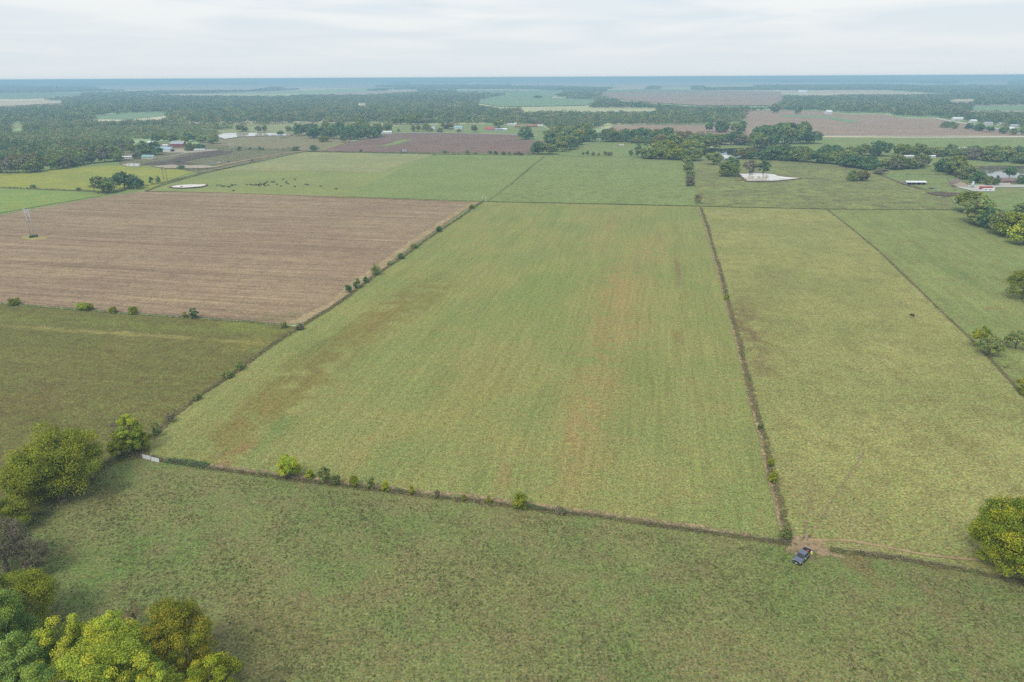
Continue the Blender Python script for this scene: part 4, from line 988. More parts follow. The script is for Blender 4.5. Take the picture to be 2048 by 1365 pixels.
tree_row([(1765, 339), (1800, 339), (1845, 336)], 8, 25, 33, ['green', 'grey', 'green'], 'tree of the thicket ending the creek line', 'trees of the creek thicket', 74, spread=4)
tree_row([(1510, 288), (1560, 288), (1600, 288), (1625, 287)], 9, 30, 33, ['dark', 'green', 'dark'], 'tree of the wood at the brown field corner', 'trees of the corner wood', 75, spread=4)
tree_row([(1520, 278), (1560, 278), (1610, 279)], 7, 30, 36, ['dark', 'green'], 'tree of the wood at the brown field corner, second rank', 'trees of the corner wood', 76, spread=8)
tree_row([(1650, 312), (1700, 311), (1740, 312)], 6, 19, 28, ['green', 'dark'], 'tree among the farm buildings behind the creek line', 'trees around the creek farm', 77, spread=5)
tree_row([(1780, 311), (1830, 312), (1890, 313), (1940, 312), (2000, 312), (2060, 314)], 18, 20, 28, ['green', 'dark', 'green', 'olive'], 'tree of the roadside line behind the farmyard', 'trees of the roadside line', 78, spread=5)
tree_row([(1920, 318), (1970, 322), (2030, 324), (2090, 330)], 10, 23, 36, ['green', 'grey', 'green'], 'brushy tree above the right-hand pond', 'brushy trees above the right-hand pond', 79, spread=5)
tree_row([(1890, 340), (1915, 352), (1935, 357)], 5, 21, 33, ['green', 'rust', 'dark'], 'low tree of the grove beside the beige barn', 'trees of the barn grove', 80, spread=4)
tree_row([(0, 346), (60, 346), (110, 339), (170, 328), (235, 322)], 20, 26, 28, ['green', 'grey', 'green'], 'front tree of the wood behind the yellow field', 'front trees of the left wood', 81, spread=4)
tree_row([(0, 334), (60, 333), (110, 327), (170, 318), (225, 312)], 17, 26, 30, ['green', 'dark', 'rust', 'green'], 'tree in the wood\'s second rank behind the yellow field', 'second rank of the left wood', 82, spread=7)
tree_row([(1410, 264), (1450, 264), (1486, 266)], 7, 20, 20, ['dark', 'green'], 'tree of the short spur reaching into the brown field', 'trees of the brown field spur', 83, spread=6)
tree_row([(785, 250), (815, 250), (845, 250)], 6, 20, 20, ['olive', 'green'], 'pale tree of the row behind the farm lane', 'trees behind the farm lane', 84, spread=4)
tree_row([(240, 296), (262, 300), (285, 304), (300, 300)], 6, 17, 20, ['green', 'dark', 'grey', 'olive'], 'yard tree among the left-hand houses', 'yard trees of the left settlement', 88, spread=7)
tree_row([(308, 285), (340, 283), (370, 285), (395, 282)], 7, 16, 18, ['green', 'dark', 'olive'], 'tree behind the red barn', 'trees behind the red barn', 85, spread=5)
tree_row([(1880, 255), (1930, 259), (1990, 266), (2045, 272)], 12, 13, 16, ['green', 'dark'], 'yard tree among the distant village houses', 'village yard trees', 86, spread=10)
tree_row([(975, 308), (1000, 309), (1020, 310), (1050, 311)], 9, 6, 9, ['dark', 'weedg', 'rust'], 'low dark shrub in the run left of the corner tree', 'shrubs left of the corner tree', 87, 'bush', 1.5, 'bush', 'bush')

# ------------------------------------------------------------------ the far woods: thousands of trees, one mass
def forest():
    rng = np.random.default_rng(4)
    polys = [[(-400, 345), (0, 334), (60, 332), (130, 322), (190, 312), (232, 304), (246, 292), (290, 282), (400, 279), (446, 273), (440, 262), (520, 251), (600, 249), (760, 248), (880, 250), (960, 249), (1000, 249), (1085, 251), (1110, 268), (1120, 280), (1170, 270), (1185, 262), (1215, 252), (1420, 250), (1480, 246), (1500, 222), (1620, 222), (1700, 227), (1765, 228), (1800, 235), (1870, 235), (1960, 238), (2400, 240), (2400, 156), (-400, 160)],
             [(1870, 236), (1920, 240), (2060, 262), (2400, 310), (2400, 230), (1880, 230)],
             [(1180, 280), (1300, 276), (1420, 280), (1480, 284), (1500, 290), (1400, 294), (1300, 302), (1290, 290), (1200, 283)]]
    inc = []
    for p in polys:
        w = [W(u, max(v, 163.0 + (u - 1024) * -0.0049)) for u, v in p]
        inc.append((np.array([q.x for q in w]), np.array([q.y for q in w])))
    holes = []
    for n, m, p in CLEAR:
        if n == 'village_ground': continue
        w = [W(*q) for q in p]; holes.append((np.array([q.x for q in w]), np.array([q.y for q in w])))
    for p in ([(430, 268), (430, 262), (520, 251), (760, 247), (780, 262), (700, 268)], [(310, 253), (330, 250), (430, 248), (520, 246), (520, 251), (430, 252)], [(1365, 305), (1370, 297), (1590, 290), (1610, 300)]):
        w = [W(*q) for q in p]; holes.append((np.array([q.x for q in w]), np.array([q.y for q in w])))
    w = [W(*q) for q in [(-400, 300), (-400, 262), (0, 272), (150, 262), (430, 251), (520, 258), (440, 276), (230, 292)]]; scr = (np.array([q.x for q in w]), np.array([q.y for q in w]))
    Vs, Ts, Qs = [], [], []
    bands = [(600, 1700, 11.0, 6.4, 12.5, 66, 2.0), (1700, 3600, 16.5, 9.6, 13.5, 40, 3.6), (3600, 8000, 34.0, 21.0, 14.5, 24, 8.5), (8000, 19000, 110.0, 66.0, 17.0, 18, 34.0)]
    for y0, y1, sp, R, Hh, nq, qs in bands:
        xm = y1 * 0.80 + 60
        gx, gy = np.meshgrid(np.arange(-xm, xm, sp), np.arange(y0, y1, sp))
        X = gx.ravel() + rng.uniform(-.45, .45, gx.size) * sp; Y = gy.ravel() + rng.uniform(-.45, .45, gx.size) * sp
        k = np.abs(X) < Y * 0.80 + 60; X, Y = X[k], Y[k]
        k = np.zeros(len(X), bool)
        if y0 < 8000:
            for xs, ys in inc: k |= inpoly(X, Y, xs, ys)
        else: k[:] = True
        for f in (1.0, 1.0 / (1 - Hh / 200), 1.0 / (1 - Hh / 100)):     # a clearing reaches to where the trees before it stop
            for xs, ys in holes: k &= ~inpoly(X * f, Y * f, xs, ys)
        # open farmland between the woods, growing more open with distance
        nz = np.sin(X / 830. + 1.3) * np.sin(Y / 610. + .4) + .7 * np.sin(X / 390. + Y / 510.) + .5 * np.sin(X / 1900. - Y / 1500. + 2)
        if y0 >= 8000: k &= nz > np.where(X > Y * .3, -.5, .15)
        elif y0 >= 3600: k &= nz > -1.25
        ca, sa = math.cos(FIELD_AZ), math.sin(FIELD_AZ); cw, cl = (800, 1900) if y0 < 8000 else (1700, 4200)
        h1 = np.sin(np.floor((X * ca - Y * sa) / cw) * 12.9898 + np.floor((X * sa + Y * ca) / cl) * 78.233) * 43758.5453; h1 -= np.floor(h1)
        if y0 >= 3600: k &= h1 > (np.where(X > Y * .25, .12, .28) if y0 < 8000 else np.where(X > Y * .3, .30, .55))
        if y0 == 1700:
            h2 = np.sin(np.floor((X * ca - Y * sa) / 420) * 39.346 + np.floor((X * sa + Y * ca) / 620) * 11.135) * 24634.63; h2 -= np.floor(h2)
            k &= (h2 > .09) | (Y < 2000)
        # ragged glades
        k &= (np.sin(X / 67. + np.sin(Y / 41.) * 1.7) * np.sin(Y / 93. + np.sin(X / 59.)) + rng.uniform(-.15, .15, len(X))) < (.80 if y0 < 3600 else 2)
        X, Y = X[k], Y[k]; m = len(X)
        r = R * rng.uniform(.72, 1.28, m); h = Hh * rng.uniform(.68, 1.25, m)
        scrub = np.zeros(m)
        if y0 < 3600:
            scrub = inpoly(X, Y, *scr) * 1.0
            low = (1 - .35 * scrub) * np.clip(1 - .35 * (np.sin(X / 160. + 2) * np.sin(Y / 120.) > .5), .5, 1); h = h * low
        d = dirs(rng, m * nq, -.7).reshape(m, nq, 3)
        lob = 1 + .22 * np.sin(d[..., 0] * 3.1 + X[:, None]) * np.cos(d[..., 1] * 2.7 + Y[:, None]) + rng.uniform(-.12, .1, (m, nq))
        zr = h * .42
        cx = X[:, None] + d[..., 0] * r[:, None] * lob; cy = Y[:, None] + d[..., 1] * r[:, None] * lob
        cz = (h - zr)[:, None] + d[..., 2] * zr[:, None] * lob
        P = np.stack([cx, cy, cz], -1).reshape(-1, 3)
        Nn = (d * 1.0).reshape(-1, 3) + rng.normal(size=(m * nq, 3)) * .22 + np.array([0, 0, .15])
        Vs.append(quads(P, Nn, qs * rng.uniform(.7, 1.25, m * nq), rng, .9))
        reg = .12 * np.sin(X / 210.) * np.sin(Y / 260. + 1)
        Ts.append(np.clip(np.repeat(rng.uniform(0.0, 1, m) * .85 + reg + scrub * .3, nq) + rng.uniform(0, .14, m * nq), 0, 1))
        Qs.append(np.repeat(rng.uniform(0, 1, m) ** 1.6 * 0.85, nq))
        print('forest band', y0, m, 'trees')
    V = np.concatenate(Vs); T = np.concatenate(Ts); Q = np.concatenate(Qs)
    tag(mesh_obj('forest', quad_mesh('forest', V, T, Q, CM['far'])), 'distant mixed woodland reaching to the horizon', None, None, 'stuff')
forest()

# ------------------------------------------------------------------ buildings
WALLC = {k: paint('wall_' + k, c, .8, .2, .1, .6) for k, c in dict(white=C4(.62, .62, .60), cream=C4(.55, .50, .40), red=C4(.26, .045, .04), beige=C4(.42, .36, .27), grey=C4(.30, .31, .32), brick=C4(.22, .11, .08)).items()}
ROOFC = {k: paint('roof_' + k, c, .6, .3, .12, .5) for k, c in dict(white=C4(.66, .68, .70), blue=C4(.30, .42, .50), teal=C4(.22, .36, .36), red=C4(.40, .085, .075), brown=C4(.20, .13, .115), grey=C4(.34, .36, .38), rust=C4(.34, .14, .10), dark=C4(.11, .11, .12)).items()}
GLASS = paint('window_glass', C4(.03, .04, .05), .1, .6, .1)
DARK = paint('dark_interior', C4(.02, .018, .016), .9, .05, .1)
TRIM = paint('white_trim', C4(.6, .6, .58), .6, .3, .05)
def building(name, label, cat, u, v, L_, Wd, hw, hr, az, wall, roof, group=None, open_front=False, windows=3, door=True, ends=False):
    e = empty(name, W(u, v), az); wm, rm = WALLC[wall], ROOFC[roof]
    m = MB(); t = .2
    if not open_front: m.box((0, -Wd / 2 + t / 2, hw / 2), (L_, t, hw))
    else:
        for i in range(5): m.box((-L_ / 2 + .25 + (L_ - .5) * i / 4, -Wd / 2 + .15, hw / 2), (.3, .3, hw))
    m.box((0, Wd / 2 - t / 2, hw / 2), (L_, t, hw))
    for s in (-1, 1):
        x = s * (L_ / 2 - t / 2)
        m.add([(x - t / 2, -Wd / 2 + t, 0), (x - t / 2, Wd / 2 - t, 0), (x - t / 2, Wd / 2 - t, hw), (x - t / 2, 0, hw + hr * .97), (x - t / 2, -Wd / 2 + t, hw),
               (x + t / 2, -Wd / 2 + t, 0), (x + t / 2, Wd / 2 - t, 0), (x + t / 2, Wd / 2 - t, hw), (x + t / 2, 0, hw + hr * .97), (x + t / 2, -Wd / 2 + t, hw)],
              [(4, 3, 2, 1, 0), (5, 6, 7, 8, 9), (0, 1, 6, 5), (1, 2, 7, 6), (2, 3, 8, 7), (3, 4, 9, 8), (4, 0, 5, 9)])
    m.build('wall', wm, e)
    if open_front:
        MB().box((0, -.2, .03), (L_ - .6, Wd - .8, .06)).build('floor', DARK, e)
        MB().box((0, Wd / 2 - .3, hw / 2), (L_ - .8, .1, hw - .1)).build('back_shade', DARK, e)  # near-black panel and floor colour paint the shade inside the open bays
    r = MB(); o = .45; th = .16
    for s in (-1, 1):
        y0, y1 = 0, s * (Wd / 2 + o); z1 = hw - o * hr / (Wd / 2)
        p = [(-L_ / 2 - o, y0, hw + hr), (L_ / 2 + o, y0, hw + hr), (L_ / 2 + o, y1, z1), (-L_ / 2 - o, y1, z1)]
        q = [(a, b, c + th) for a, b, c in p]
        r.add(p + q, [(3, 2, 1, 0), (4, 5, 6, 7), (0, 1, 5, 4), (1, 2, 6, 5), (2, 3, 7, 6), (3, 0, 4, 7)])
    r.build('roof', rm, e)
    if not open_front:
        for i in range(windows):
            x = -L_ / 2 + L_ * (i + .8) / (windows + .6)
            wn = MB().box((x, -Wd / 2 - .03, hw * .55), (1.3, .08, 1.1)).build('window', TRIM, e)
            MB().box((x, -Wd / 2 - .08, hw * .55), (1.1, .04, .9)).build('pane', GLASS, wn)
        if door: MB().box((-L_ / 2 + L_ * .12, -Wd / 2 - .04, 1.05), (1.0, .1, 2.1)).build('door', TRIM, e)
    if ends: MB().box((L_ / 2 + .05, 0, hw * .45), (.12, Wd * .55, hw * .85)).build('barn_door', DARK, e)
    return tag(e, label, cat, group)
B = building
B('house', 'low house with pale red roof in the left wood', 'house', 142, 297, 16, 8, 3, 2.4, .1, 'cream', 'rust')
B('house', 'white house with pale blue roof behind the left-hand trees', 'house', 227, 288, 12, 9, 4, 3, -.5, 'white', 'white')
B('red_barn', 'red barn with grey roof behind the gravel yard', 'barn', 357, 294, 20, 11, 5, 3.4, .05, 'red', 'grey', ends=True)
B('shed', 'small white shed left of the red barn', 'shed', 332, 294, 8, 5, 2.6, 1, 0, 'white', 'white', windows=1)
B('long_shed', 'long white arched-looking shed with dark end door', 'shed', 328, 304, 30, 12, 4, 3, -.25, 'white', 'blue', windows=0, door=False, ends=True)
B('shed', 'white building half hidden behind the left-hand trees', 'shed', 303, 289, 9, 6, 3, 2, .3, 'white', 'white', windows=1)
B('mobile_home', 'long white mobile home on the gravel yard', 'mobile home', 400, 303, 15, 4, 2.8, .6, .02, 'white', 'white')
B('mobile_home', 'white mobile home among trees left of the cream house', 'mobile home', 255, 318, 14, 5, 2.8, .8, .15, 'white', 'white')
B('house', 'cream house with teal roof by the settlement trees', 'house', 298, 318, 16, 8, 3, 2, -.1, 'cream', 'teal')
B('shed', 'grey-roofed shed at the left wood\'s clearing', 'shed', 203, 303, 14, 6, 2.4, 1, .0, 'grey', 'grey', windows=1)
B('shed', 'low white shed between the left-hand houses', 'shed', 228, 303, 8, 5, 2.4, 1, .1, 'white', 'white', windows=1)
B('house', 'long white roadside house left of the ploughed field', 'house', 774, 268, 18, 8, 3, 1.8, .1, 'white', 'white')
B('house', 'white gabled farmhouse by the lane', 'house', 867, 259.5, 9, 9, 5, 4, 1.5, 'white', 'grey')
B('barn', 'white barn with pale blue roof by the lane', 'barn', 917, 259, 16, 10, 4, 2.6, 0, 'white', 'blue', windows=0, ends=True)
B('barn', 'bright red-roofed farm building', 'barn', 979, 262, 18, 12, 3.6, 3.4, 0, 'grey', 'red', windows=2)
B('shed', 'grey long shed just right of the red roof', 'shed', 997, 262, 14, 8, 3, 1.6, .1, 'grey', 'grey', windows=1)
B('shed', 'white-roofed shed at the right of the farm cluster', 'shed', 1008, 261.5, 12, 7, 3, 1.6, -.1, 'white', 'white', windows=1)
B('mobile_home', 'white trailer home at the forest edge above the farm', 'mobile home', 1022, 251.5, 15, 5, 3, 1, 0, 'white', 'white')
B('shed', 'small white shed beside the white trailer home', 'shed', 1031, 250.5, 5, 5, 4, 1, 0, 'white', 'white', windows=0, door=False)
B('shed', 'rust-coloured long shed by the forest edge', 'shed', 1036, 255.5, 12, 5, 2.5, 1, 0, 'brick', 'rust', windows=0, door=False)
B('house', 'low red-brown house left of the dense dark lawn tree', 'house', 1056, 255, 14, 8, 3, 2, 0, 'brick', 'rust')
B('house', 'red-brown house at the forest edge right of its twin', 'house', 1069, 254.5, 12, 8, 3, 2, 0, 'brick', 'rust')
B('mobile_home', 'white trailer at the forest edge, far right of the farm', 'mobile home', 1081, 254, 12, 5, 3, 1, 0, 'white', 'white')
B('open_shed', 'white-roofed open cattle shed with dark bays', 'shed', 1829, 370, 18.5, 6.5, 2.8, .9, -.05, 'grey', 'white', open_front=True)
B('barn', 'beige barn with brown roof behind the silo', 'barn', 1916, 373, 14, 12, 3.2, 3.2, 1.25, 'beige', 'brown', windows=1)
B('ranch_house', 'low ranch house with hipped-looking brown roof', 'house', 2003, 366.5, 22, 11, 3, 2.2, -.12, 'brick', 'brown', windows=4)
B('house', 'grey house with steep gable between creek trees', 'house', 1803, 309, 15, 11, 6, 5, .35, 'grey', 'grey')
B('shed', 'white farm building left of the narrow dark tree', 'shed', 1716, 309, 11, 9, 6, 3, .2, 'white', 'white', windows=1)
B('shed', 'small white outbuilding right of the narrow dark tree', 'shed', 1731, 308, 8, 6, 4, 2, .2, 'white', 'white', windows=1)
B('long_barn', 'long white-roofed barn behind the roadside trees', 'barn', 1925, 308, 34, 12, 5, 3, .02, 'white', 'white', windows=0, door=False)
B('mobile_home', 'white low building glimpsed under roadside trees', 'mobile home', 1858, 316, 14, 5, 2.4, .8, 0, 'white', 'white')
B('mobile_home', 'white low building glimpsed by the grey gabled house', 'mobile home', 1815, 316, 14, 5, 2.4, .8, 0, 'white', 'white')
B('shed', 'white house alone at the brown field\'s far edge', 'house', 1656, 229, 18, 12, 6, 5, .3, 'white', 'white', windows=2)
B('house', 'large white house deep in the distant woods', 'house', 1603, 189, 50, 30, 14, 8, 0, 'white', 'white', windows=0, door=False)
for i, (u, v, l, a, wl, rf, lb) in enumerate([
  (1914, 241, 24, 0, 'white', 'white', 'white house by the diagonal road\'s far end'), (1981, 241, 22, .5, 'white', 'white', 'tall white house among the village trees'),
  (1975, 251, 16, 0, 'white', 'grey', 'low white house behind the road in the village'), (2004, 252, 18, .1, 'cream', 'white', 'cream house in the middle of the village'),
  (2032, 245, 18, 0, 'cream', 'grey', 'cream and grey house near the right end of the village'), (2028, 256, 15, -.1, 'white', 'grey', 'small white village house nearest the road'),
  (1945, 246, 14, .1, 'white', 'white', 'small white house between the first two village houses'), (2046, 251, 16, .2, 'white', 'blue', 'blue-roofed village house at the right edge'),
  (2020, 262, 12, .2, 'white', 'white', 'low white village shed beside the road')]):
    B('house', lb, 'house', u, v, l, 9, 4, 3, a, wl, rf, 'distant village houses', windows=2)

# ------------------------------------------------------------------ small things: poles, silo, gate, feeders, trailers
STEEL = paint('galvanised_steel', C4(.42, .46, .50), .45, .5, .1, 1, .3)
WOODP = paint('weathered_wood', C4(.17, .14, .115), .9, .1, .2, 2)
def pylon(u, v, vtop, gap_px, label, az, mat=STEEL, arm=True, r=.22):
    b = W(u, v); Hh = height_at(b, vtop); g = gap_px / ppm(b) / 2
    e = empty('power_pylon', b, az)
    for s in (-1, 1): MB().tube([(s * g, 0, -.3), (s * g, 0, Hh)], [r, r * .65], 8).build('pole', mat, e, True)
    if arm:
        a = g * 2.1
        MB().box((0, .25, Hh - .6), (a * 2, .3, .35)).build('crossarm', mat, e)
        MB().tube([(-g, 0, Hh - 5), (g, 0, Hh - 1.2)], [.07, .07], 5).tube([(g, .2, Hh - 5), (-g, .2, Hh - 1.2)], [.07, .07], 5).build('brace', mat, e)
        for x in (-a * .95, 0, a * .95): MB().tube([(x, .25, Hh - .7), (x, .25, Hh - 2.6)], [.13, .13], 6).build('insulator', TRIM, e)
    return tag(e, label, 'pylon')
pylon(66, 475, 418, 13, 'grey two-legged power pylon standing in the stubble field', -.5)
pylon(331, 360, 338, 9, 'wooden double power pole at the yellow field\'s corner', -.35, WOODP, True, .25)
pylon(466, 311, 287, 8, 'grey double power pole in the weedy yard', -.35)
pylon(549, 285, 269, 6, 'thin double power pole in the dry brown field', -.3, WOODP)
p = W(271, 379); e = empty('marker_post', p); MB().tube([(0, 0, -.1), (0, 0, 4.2)], [.18, .15], 8).build('post', TRIM, e, True); MB().box((0, 0, 4.3), (.4, .4, .25)).build('cap', TRIM, e)
tag(e, 'white marker post at the stubble field\'s top left corner', 'post')
for u, v, h, lb in ((965, 403, 4.6, 'pale corner post at the top of the brushy hedgerow'), (972, 403, 4.0, 'second pale post at the hay field\'s top left corner')):
    p = W(u, v); e = empty('corner_post', p); MB().tube([(0, 0, -.1), (0, 0, h)], [.16, .14], 8).build('post', TRIM, e, True); MB().tube([(0, 0, h * .8), (1.6, 0, .1)], [.07, .07], 5).build('brace', WOODP, e)
    tag(e, lb, 'post')
# silo
p = W(1944, 377); e = empty('grain_silo', p)
MB().tube([(0, 0, 0), (0, 0, 5.4)], [1.35, 1.35], 20, cap=True).build('silo_body', STEEL, e, True)
MB().tube([(0, 0, 5.4), (0, 0, 6.4)], [1.45, .2], 20).build('roof', ROOFC['white'], e, True)
m = MB()
for k in range(9): m.box((0, -1.45, .5 + k * .6), (.5, .06, .06))
m.box((-.25, -1.45, 2.8), (.06, .06, 5.2)).box((.25, -1.45, 2.8), (.06, .06, 5.2)); m.build('ladder', STEEL, e)
tag(e, 'small grey-blue grain silo beside the beige barn', 'silo')
# white gate: two tube gates hung across the opening
gw = paint('white_painted_tube', C4(.72, .74, .76), .5, .4, .04)
for (a, b, lb) in (((286, 918), (303, 921), 'white wooden-slatted gate leaf, nearer the gate trees'), ((303, 922.5), (319, 926), 'white wooden-slatted gate leaf, beside the vine bank')):
    A0, B0 = W(*a), W(*b); d = B0 - A0; ln = d.length
    e = empty('field_gate', A0, math.atan2(d.y, d.x))
    m = MB()
    for x in (.03, ln * .5, ln - .03): m.box((x, 0, .75), (.09, .06, 1.35))
    m.build('upright', gw, e)
    m = MB()
    for k in range(7): m.box((ln / 2, -.05, .2 + k * .19), (ln, .03, .15))
    m.build('slats', gw, e)
    MB().tube([(-.12, 0, -.1), (-.12, 0, 1.7)], [.09, .08], 8).build('gate_post', WOODP, e, True)
    tag(e, lb, 'gate')

# ------------------------------------------------------------------ vehicles
GLS = paint('car_glass', C4(.02, .025, .03), .05, .7, .05)
RUB = paint('tyre_rubber', C4(.02, .02, .02), .85, .2, .1)
RIMM = paint('alloy_rim', C4(.55, .56, .58), .35, .6, .05, 1, .6)
CHR = paint('bright_trim', C4(.75, .76, .78), .25, .8, .03, 1, .7)
REDL = paint('red_lens', C4(.45, .01, .01), .3, .5, .05)
def car_paint(n, c):
    m = paint(n, c, .22, .5, .04, 1); b = m.node_tree.nodes['Principled BSDF']
    b.inputs['Coat Weight'].default_value = .6; b.inputs['Coat Roughness'].default_value = .06; return m
def wheels(e, xs, ys, r, w=.26):
    for x in xs:
        for y in ys:
            sd = 1 if y > 0 else -1
            wh = MB().tube([(x, y - w / 2, r), (x, y - w / 2 + .03, r), (x, y + w / 2 - .03, r), (x, y + w / 2, r)], [r * .9, r, r, r * .9], 20).build('wheel', RUB, e, True)
            m = MB().tube([(x, y + sd * (w / 2 - .02), r), (x, y + sd * (w / 2 + .02), r)], [r * .62, r * .58], 16)
            m.build('rim', RIMM, wh, True)
def loft(m, secs, close=True):
    """secs: list of (x, [(y, z) ...]) rings joined along x"""
    n = len(secs[0][1]); base = len(m.v)
    for x, ring in secs: m.v += [(x, y, z) for y, z in ring]
    for i in range(len(secs) - 1):
        for k in range(n):
            m.f.append((base + i * n + k, base + i * n + (k + 1) % n, base + (i + 1) * n + (k + 1) % n, base + (i + 1) * n + k)); m.m.append(0)
    if close:
        m.f.append(tuple(base + k for k in reversed(range(n)))); m.m.append(0)
        m.f.append(tuple(base + (len(secs) - 1) * n + k for k in range(n))); m.m.append(0)
    return m
def pickup(p, heading, label):
    e = empty('pickup_truck', p, heading); body = car_paint('dark_car_paint', C4(.19, .215, .26)); body.node_tree.nodes['Principled BSDF'].inputs['Metallic'].default_value = .85
    def ring(hw, zb, zt, bev=.12): return [(-hw + .06, zb), (hw - .06, zb), (hw, zb + .1), (hw, zt - bev), (hw - bev, zt), (-hw + bev, zt), (-hw, zt - bev), (-hw, zb + .1)]
    # nose at +x; hood and doors are one lofted body, the bed is open
    loft(MB(), [(2.92, ring(.80, .55, .95)), (2.84, ring(.92, .45, 1.05)), (2.55, ring(.97, .42, 1.13)), (1.5, ring(.99, .42, 1.22)), (1.35, ring(.99, .42, 1.2)), (-1.05, ring(.99, .42, 1.2))]).build('body', body, e)
    # bed: floor, sides, tailgate
    m = MB().box((-1.97, 0, .62), (1.84, 1.96, .3)).box((-1.97, .93, .98), (1.84, .12, .42)).box((-1.97, -.93, .98), (1.84, .12, .42)).box((-1.085, 0, .98), (.07, 1.73, .42))
    m.build('bed', body, e)
    MB().box((-1.95, 0, .785), (1.6, 1.66, .03)).build('bed_liner', RUB, e)
    MB().box((-2.93, 0, .86), (.07, 1.9, .62)).build('tailgate', body, e)
    # cab
    def cr(hw, z): return [(-hw, z), (hw, z)]
    m = MB()
    vs = [(1.42, -.90, 1.19), (1.42, .90, 1.19), (.72, .74, 1.80), (.72, -.74, 1.80), (-.80, .74, 1.82), (-.80, -.74, 1.82), (-1.06, .90, 1.19), (-1.06, -.90, 1.19), (.3, .76, 1.87), (.3, -.76, 1.87), (-.6, .76, 1.87), (-.6, -.76, 1.87)]
    m.add(vs, [(0, 1, 2, 3), (3, 2, 8, 9), (9, 8, 10, 11), (11, 10, 4, 5), (5, 4, 6, 7), (1, 6, 4, 10, 8, 2), (7, 0, 3, 9, 11, 5), (0, 7, 6, 1)])
    m.build('cab', body, e)
    def pane(name, pts, off): MB().add([tuple(Vector(q) + Vector(off)) for q in pts], [tuple(range(len(pts)))]).build(name, GLS, e)
    pane('windshield', [(1.37, -.82, 1.24), (1.37, .82, 1.24), (.77, .69, 1.76), (.77, -.69, 1.76)], (.015, 0, .02))
    pane('rear_window', [(-1.04, .72, 1.28), (-1.04, -.72, 1.28), (-.85, -.62, 1.72), (-.85, .62, 1.72)], (-.02, 0, .01))
    for s in (-1, 1):
        for x0, x1, t0, t1 in ((1.15, .22, .70, .22), (.12, -.88, .12, -.72)):
            q = [(x0, s * .885, 1.25), (x1, s * .885, 1.25), (t1, s * .765, 1.74), (t0, s * .765, 1.74)]
            pane('side_window', q, (0, s * .02, 0))
        mr = MB().box((1.15, s * 1.12, 1.27), (.14, .24, .2)).build('mirror', CHR, e)
        MB().box((2.80, s * .74, .93), (.20, .36, .2), s * -.25).build('headlight', CHR, e)
        MB().box((-2.95, s * .88, .95), (.06, .16, .4)).build('taillight', REDL, e)
        MB().box((.35, s * 1.0, 1.02), (.18, .03, .035)).box((-.55, s * 1.0, 1.02), (.18, .03, .035)).build('door_handle', CHR, e)
        MB().box((.1, s * 1.0, .42), (2.3, .14, .06)).build('running_board', RUB, e)
    MB().box((2.93, 0, .84), (.06, .95, .3)).build('grille', RUB, e)
    MB().box((2.96, 0, .52), (.18, 1.8, .22)).build('front_bumper', body, e)
    MB().box((3.06, 0, .56), (.02, .46, .17)).build('number_plate', TRIM, e)
    MB().box((-3.02, 0, .52), (.16, 1.75, .2)).build('rear_bumper', CHR, e)
    # wiper cowl strip
    MB().box((1.46, 0, 1.235), (.10, 1.5, .02)).build('cowl', RUB, e)
    wheels(e, (1.95, -1.85), (.86, -.86), .40)
    return tag(e, label, 'pickup truck')
f, r = W(1593, 1129), W(1615, 1107)
hd = math.atan2(f.y - r.y, f.x - r.x)
TR = (f + r) / 2
pickup(TR, hd, 'black crew-cab pickup parked beside the worn gateway')
bx = TR + Vector((math.cos(hd) * -2.3 - math.sin(hd) * .1, math.sin(hd) * -2.3 + math.cos(hd) * .1, .8))
rb = MB().box((0, 0, .12), (.26, .40, .22)).box((0, 0, .25), (.29, .43, .04)).build('cool_box', paint('red_plastic', C4(.5, .05, .06), .5, .4, .05))
rb.location = bx; rb.rotation_euler = (0, 0, hd); tag(rb, 'small red box in the bed of the black pickup', 'box')

def small_car(u, v, az, col, label, name='parked_car', suv=False, k=1.0, z=0):
    e = empty(name, W(u, v), az); c = car_paint('car_paint_' + name, col)
    def ring(hw, zb, zt): return [(-hw + .05, zb), (hw - .05, zb), (hw, zb + .1), (hw, zt - .1), (hw - .1, zt), (-hw + .1, zt), (-hw, zt - .1), (-hw, zb + .1)]
    loft(MB(), [(2.3, ring(.75, .4, .75)), (2.1, ring(.88, .3, .85)), (1.1, ring(.92, .3, .98)), (-1.9, ring(.92, .3, 1.0)), (-2.3, ring(.8, .35, .9))]).build('body', c, e)
    h = 1.75 if suv else 1.45
    MB().add([(1.0, -.85, .97), (1.0, .85, .97), (.35, .7, h), (.35, -.7, h), (-1.3, .7, h), (-1.3, -.7, h), (-1.95, .82, .97), (-1.95, -.82, .97)],
             [(0, 1, 2, 3), (3, 2, 4, 5), (5, 4, 6, 7), (1, 6, 4, 2), (7, 0, 3, 5)]).build('glasshouse', GLS, e)
    MB().box((-.48, 0, h + .02), (1.6, 1.36, .06)).build('roof', c, e)
    wheels(e, (1.4, -1.4), (.8, -.8), .33)
    e.scale = (k, k, k); return tag(e, label, 'car')
small_car(505, 322, .3, C4(.015, .015, .02), 'dark vehicle parked on the dirt track above the cattle', 'parked_vehicle', True, 1.15)
small_car(2031, 366.5, .1, C4(.6, .6, .6), 'white car parked by the ranch house', 'parked_car', True)
small_car(1908, 374.5, -.8, C4(.02, .02, .03), 'black car parked at the corner of the beige barn', 'parked_car', True)
small_car(267, 302, .2, C4(.25, .03, .04), 'maroon car among the left-hand houses', 'parked_car', False, 1.2)
small_car(153, 297, .2, C4(.6, .62, .65), 'silver car beside the pale red roof', 'parked_car', True, 1.2)
small_car(169, 296.5, .1, C4(.65, .65, .65), 'white car right of the silver one in the left clearing', 'parked_car', True, 1.2)
small_car(158, 299, .2, C4(.5, .52, .55), 'pale car in front of the silver one in the left clearing', 'parked_car', True, 1.1)
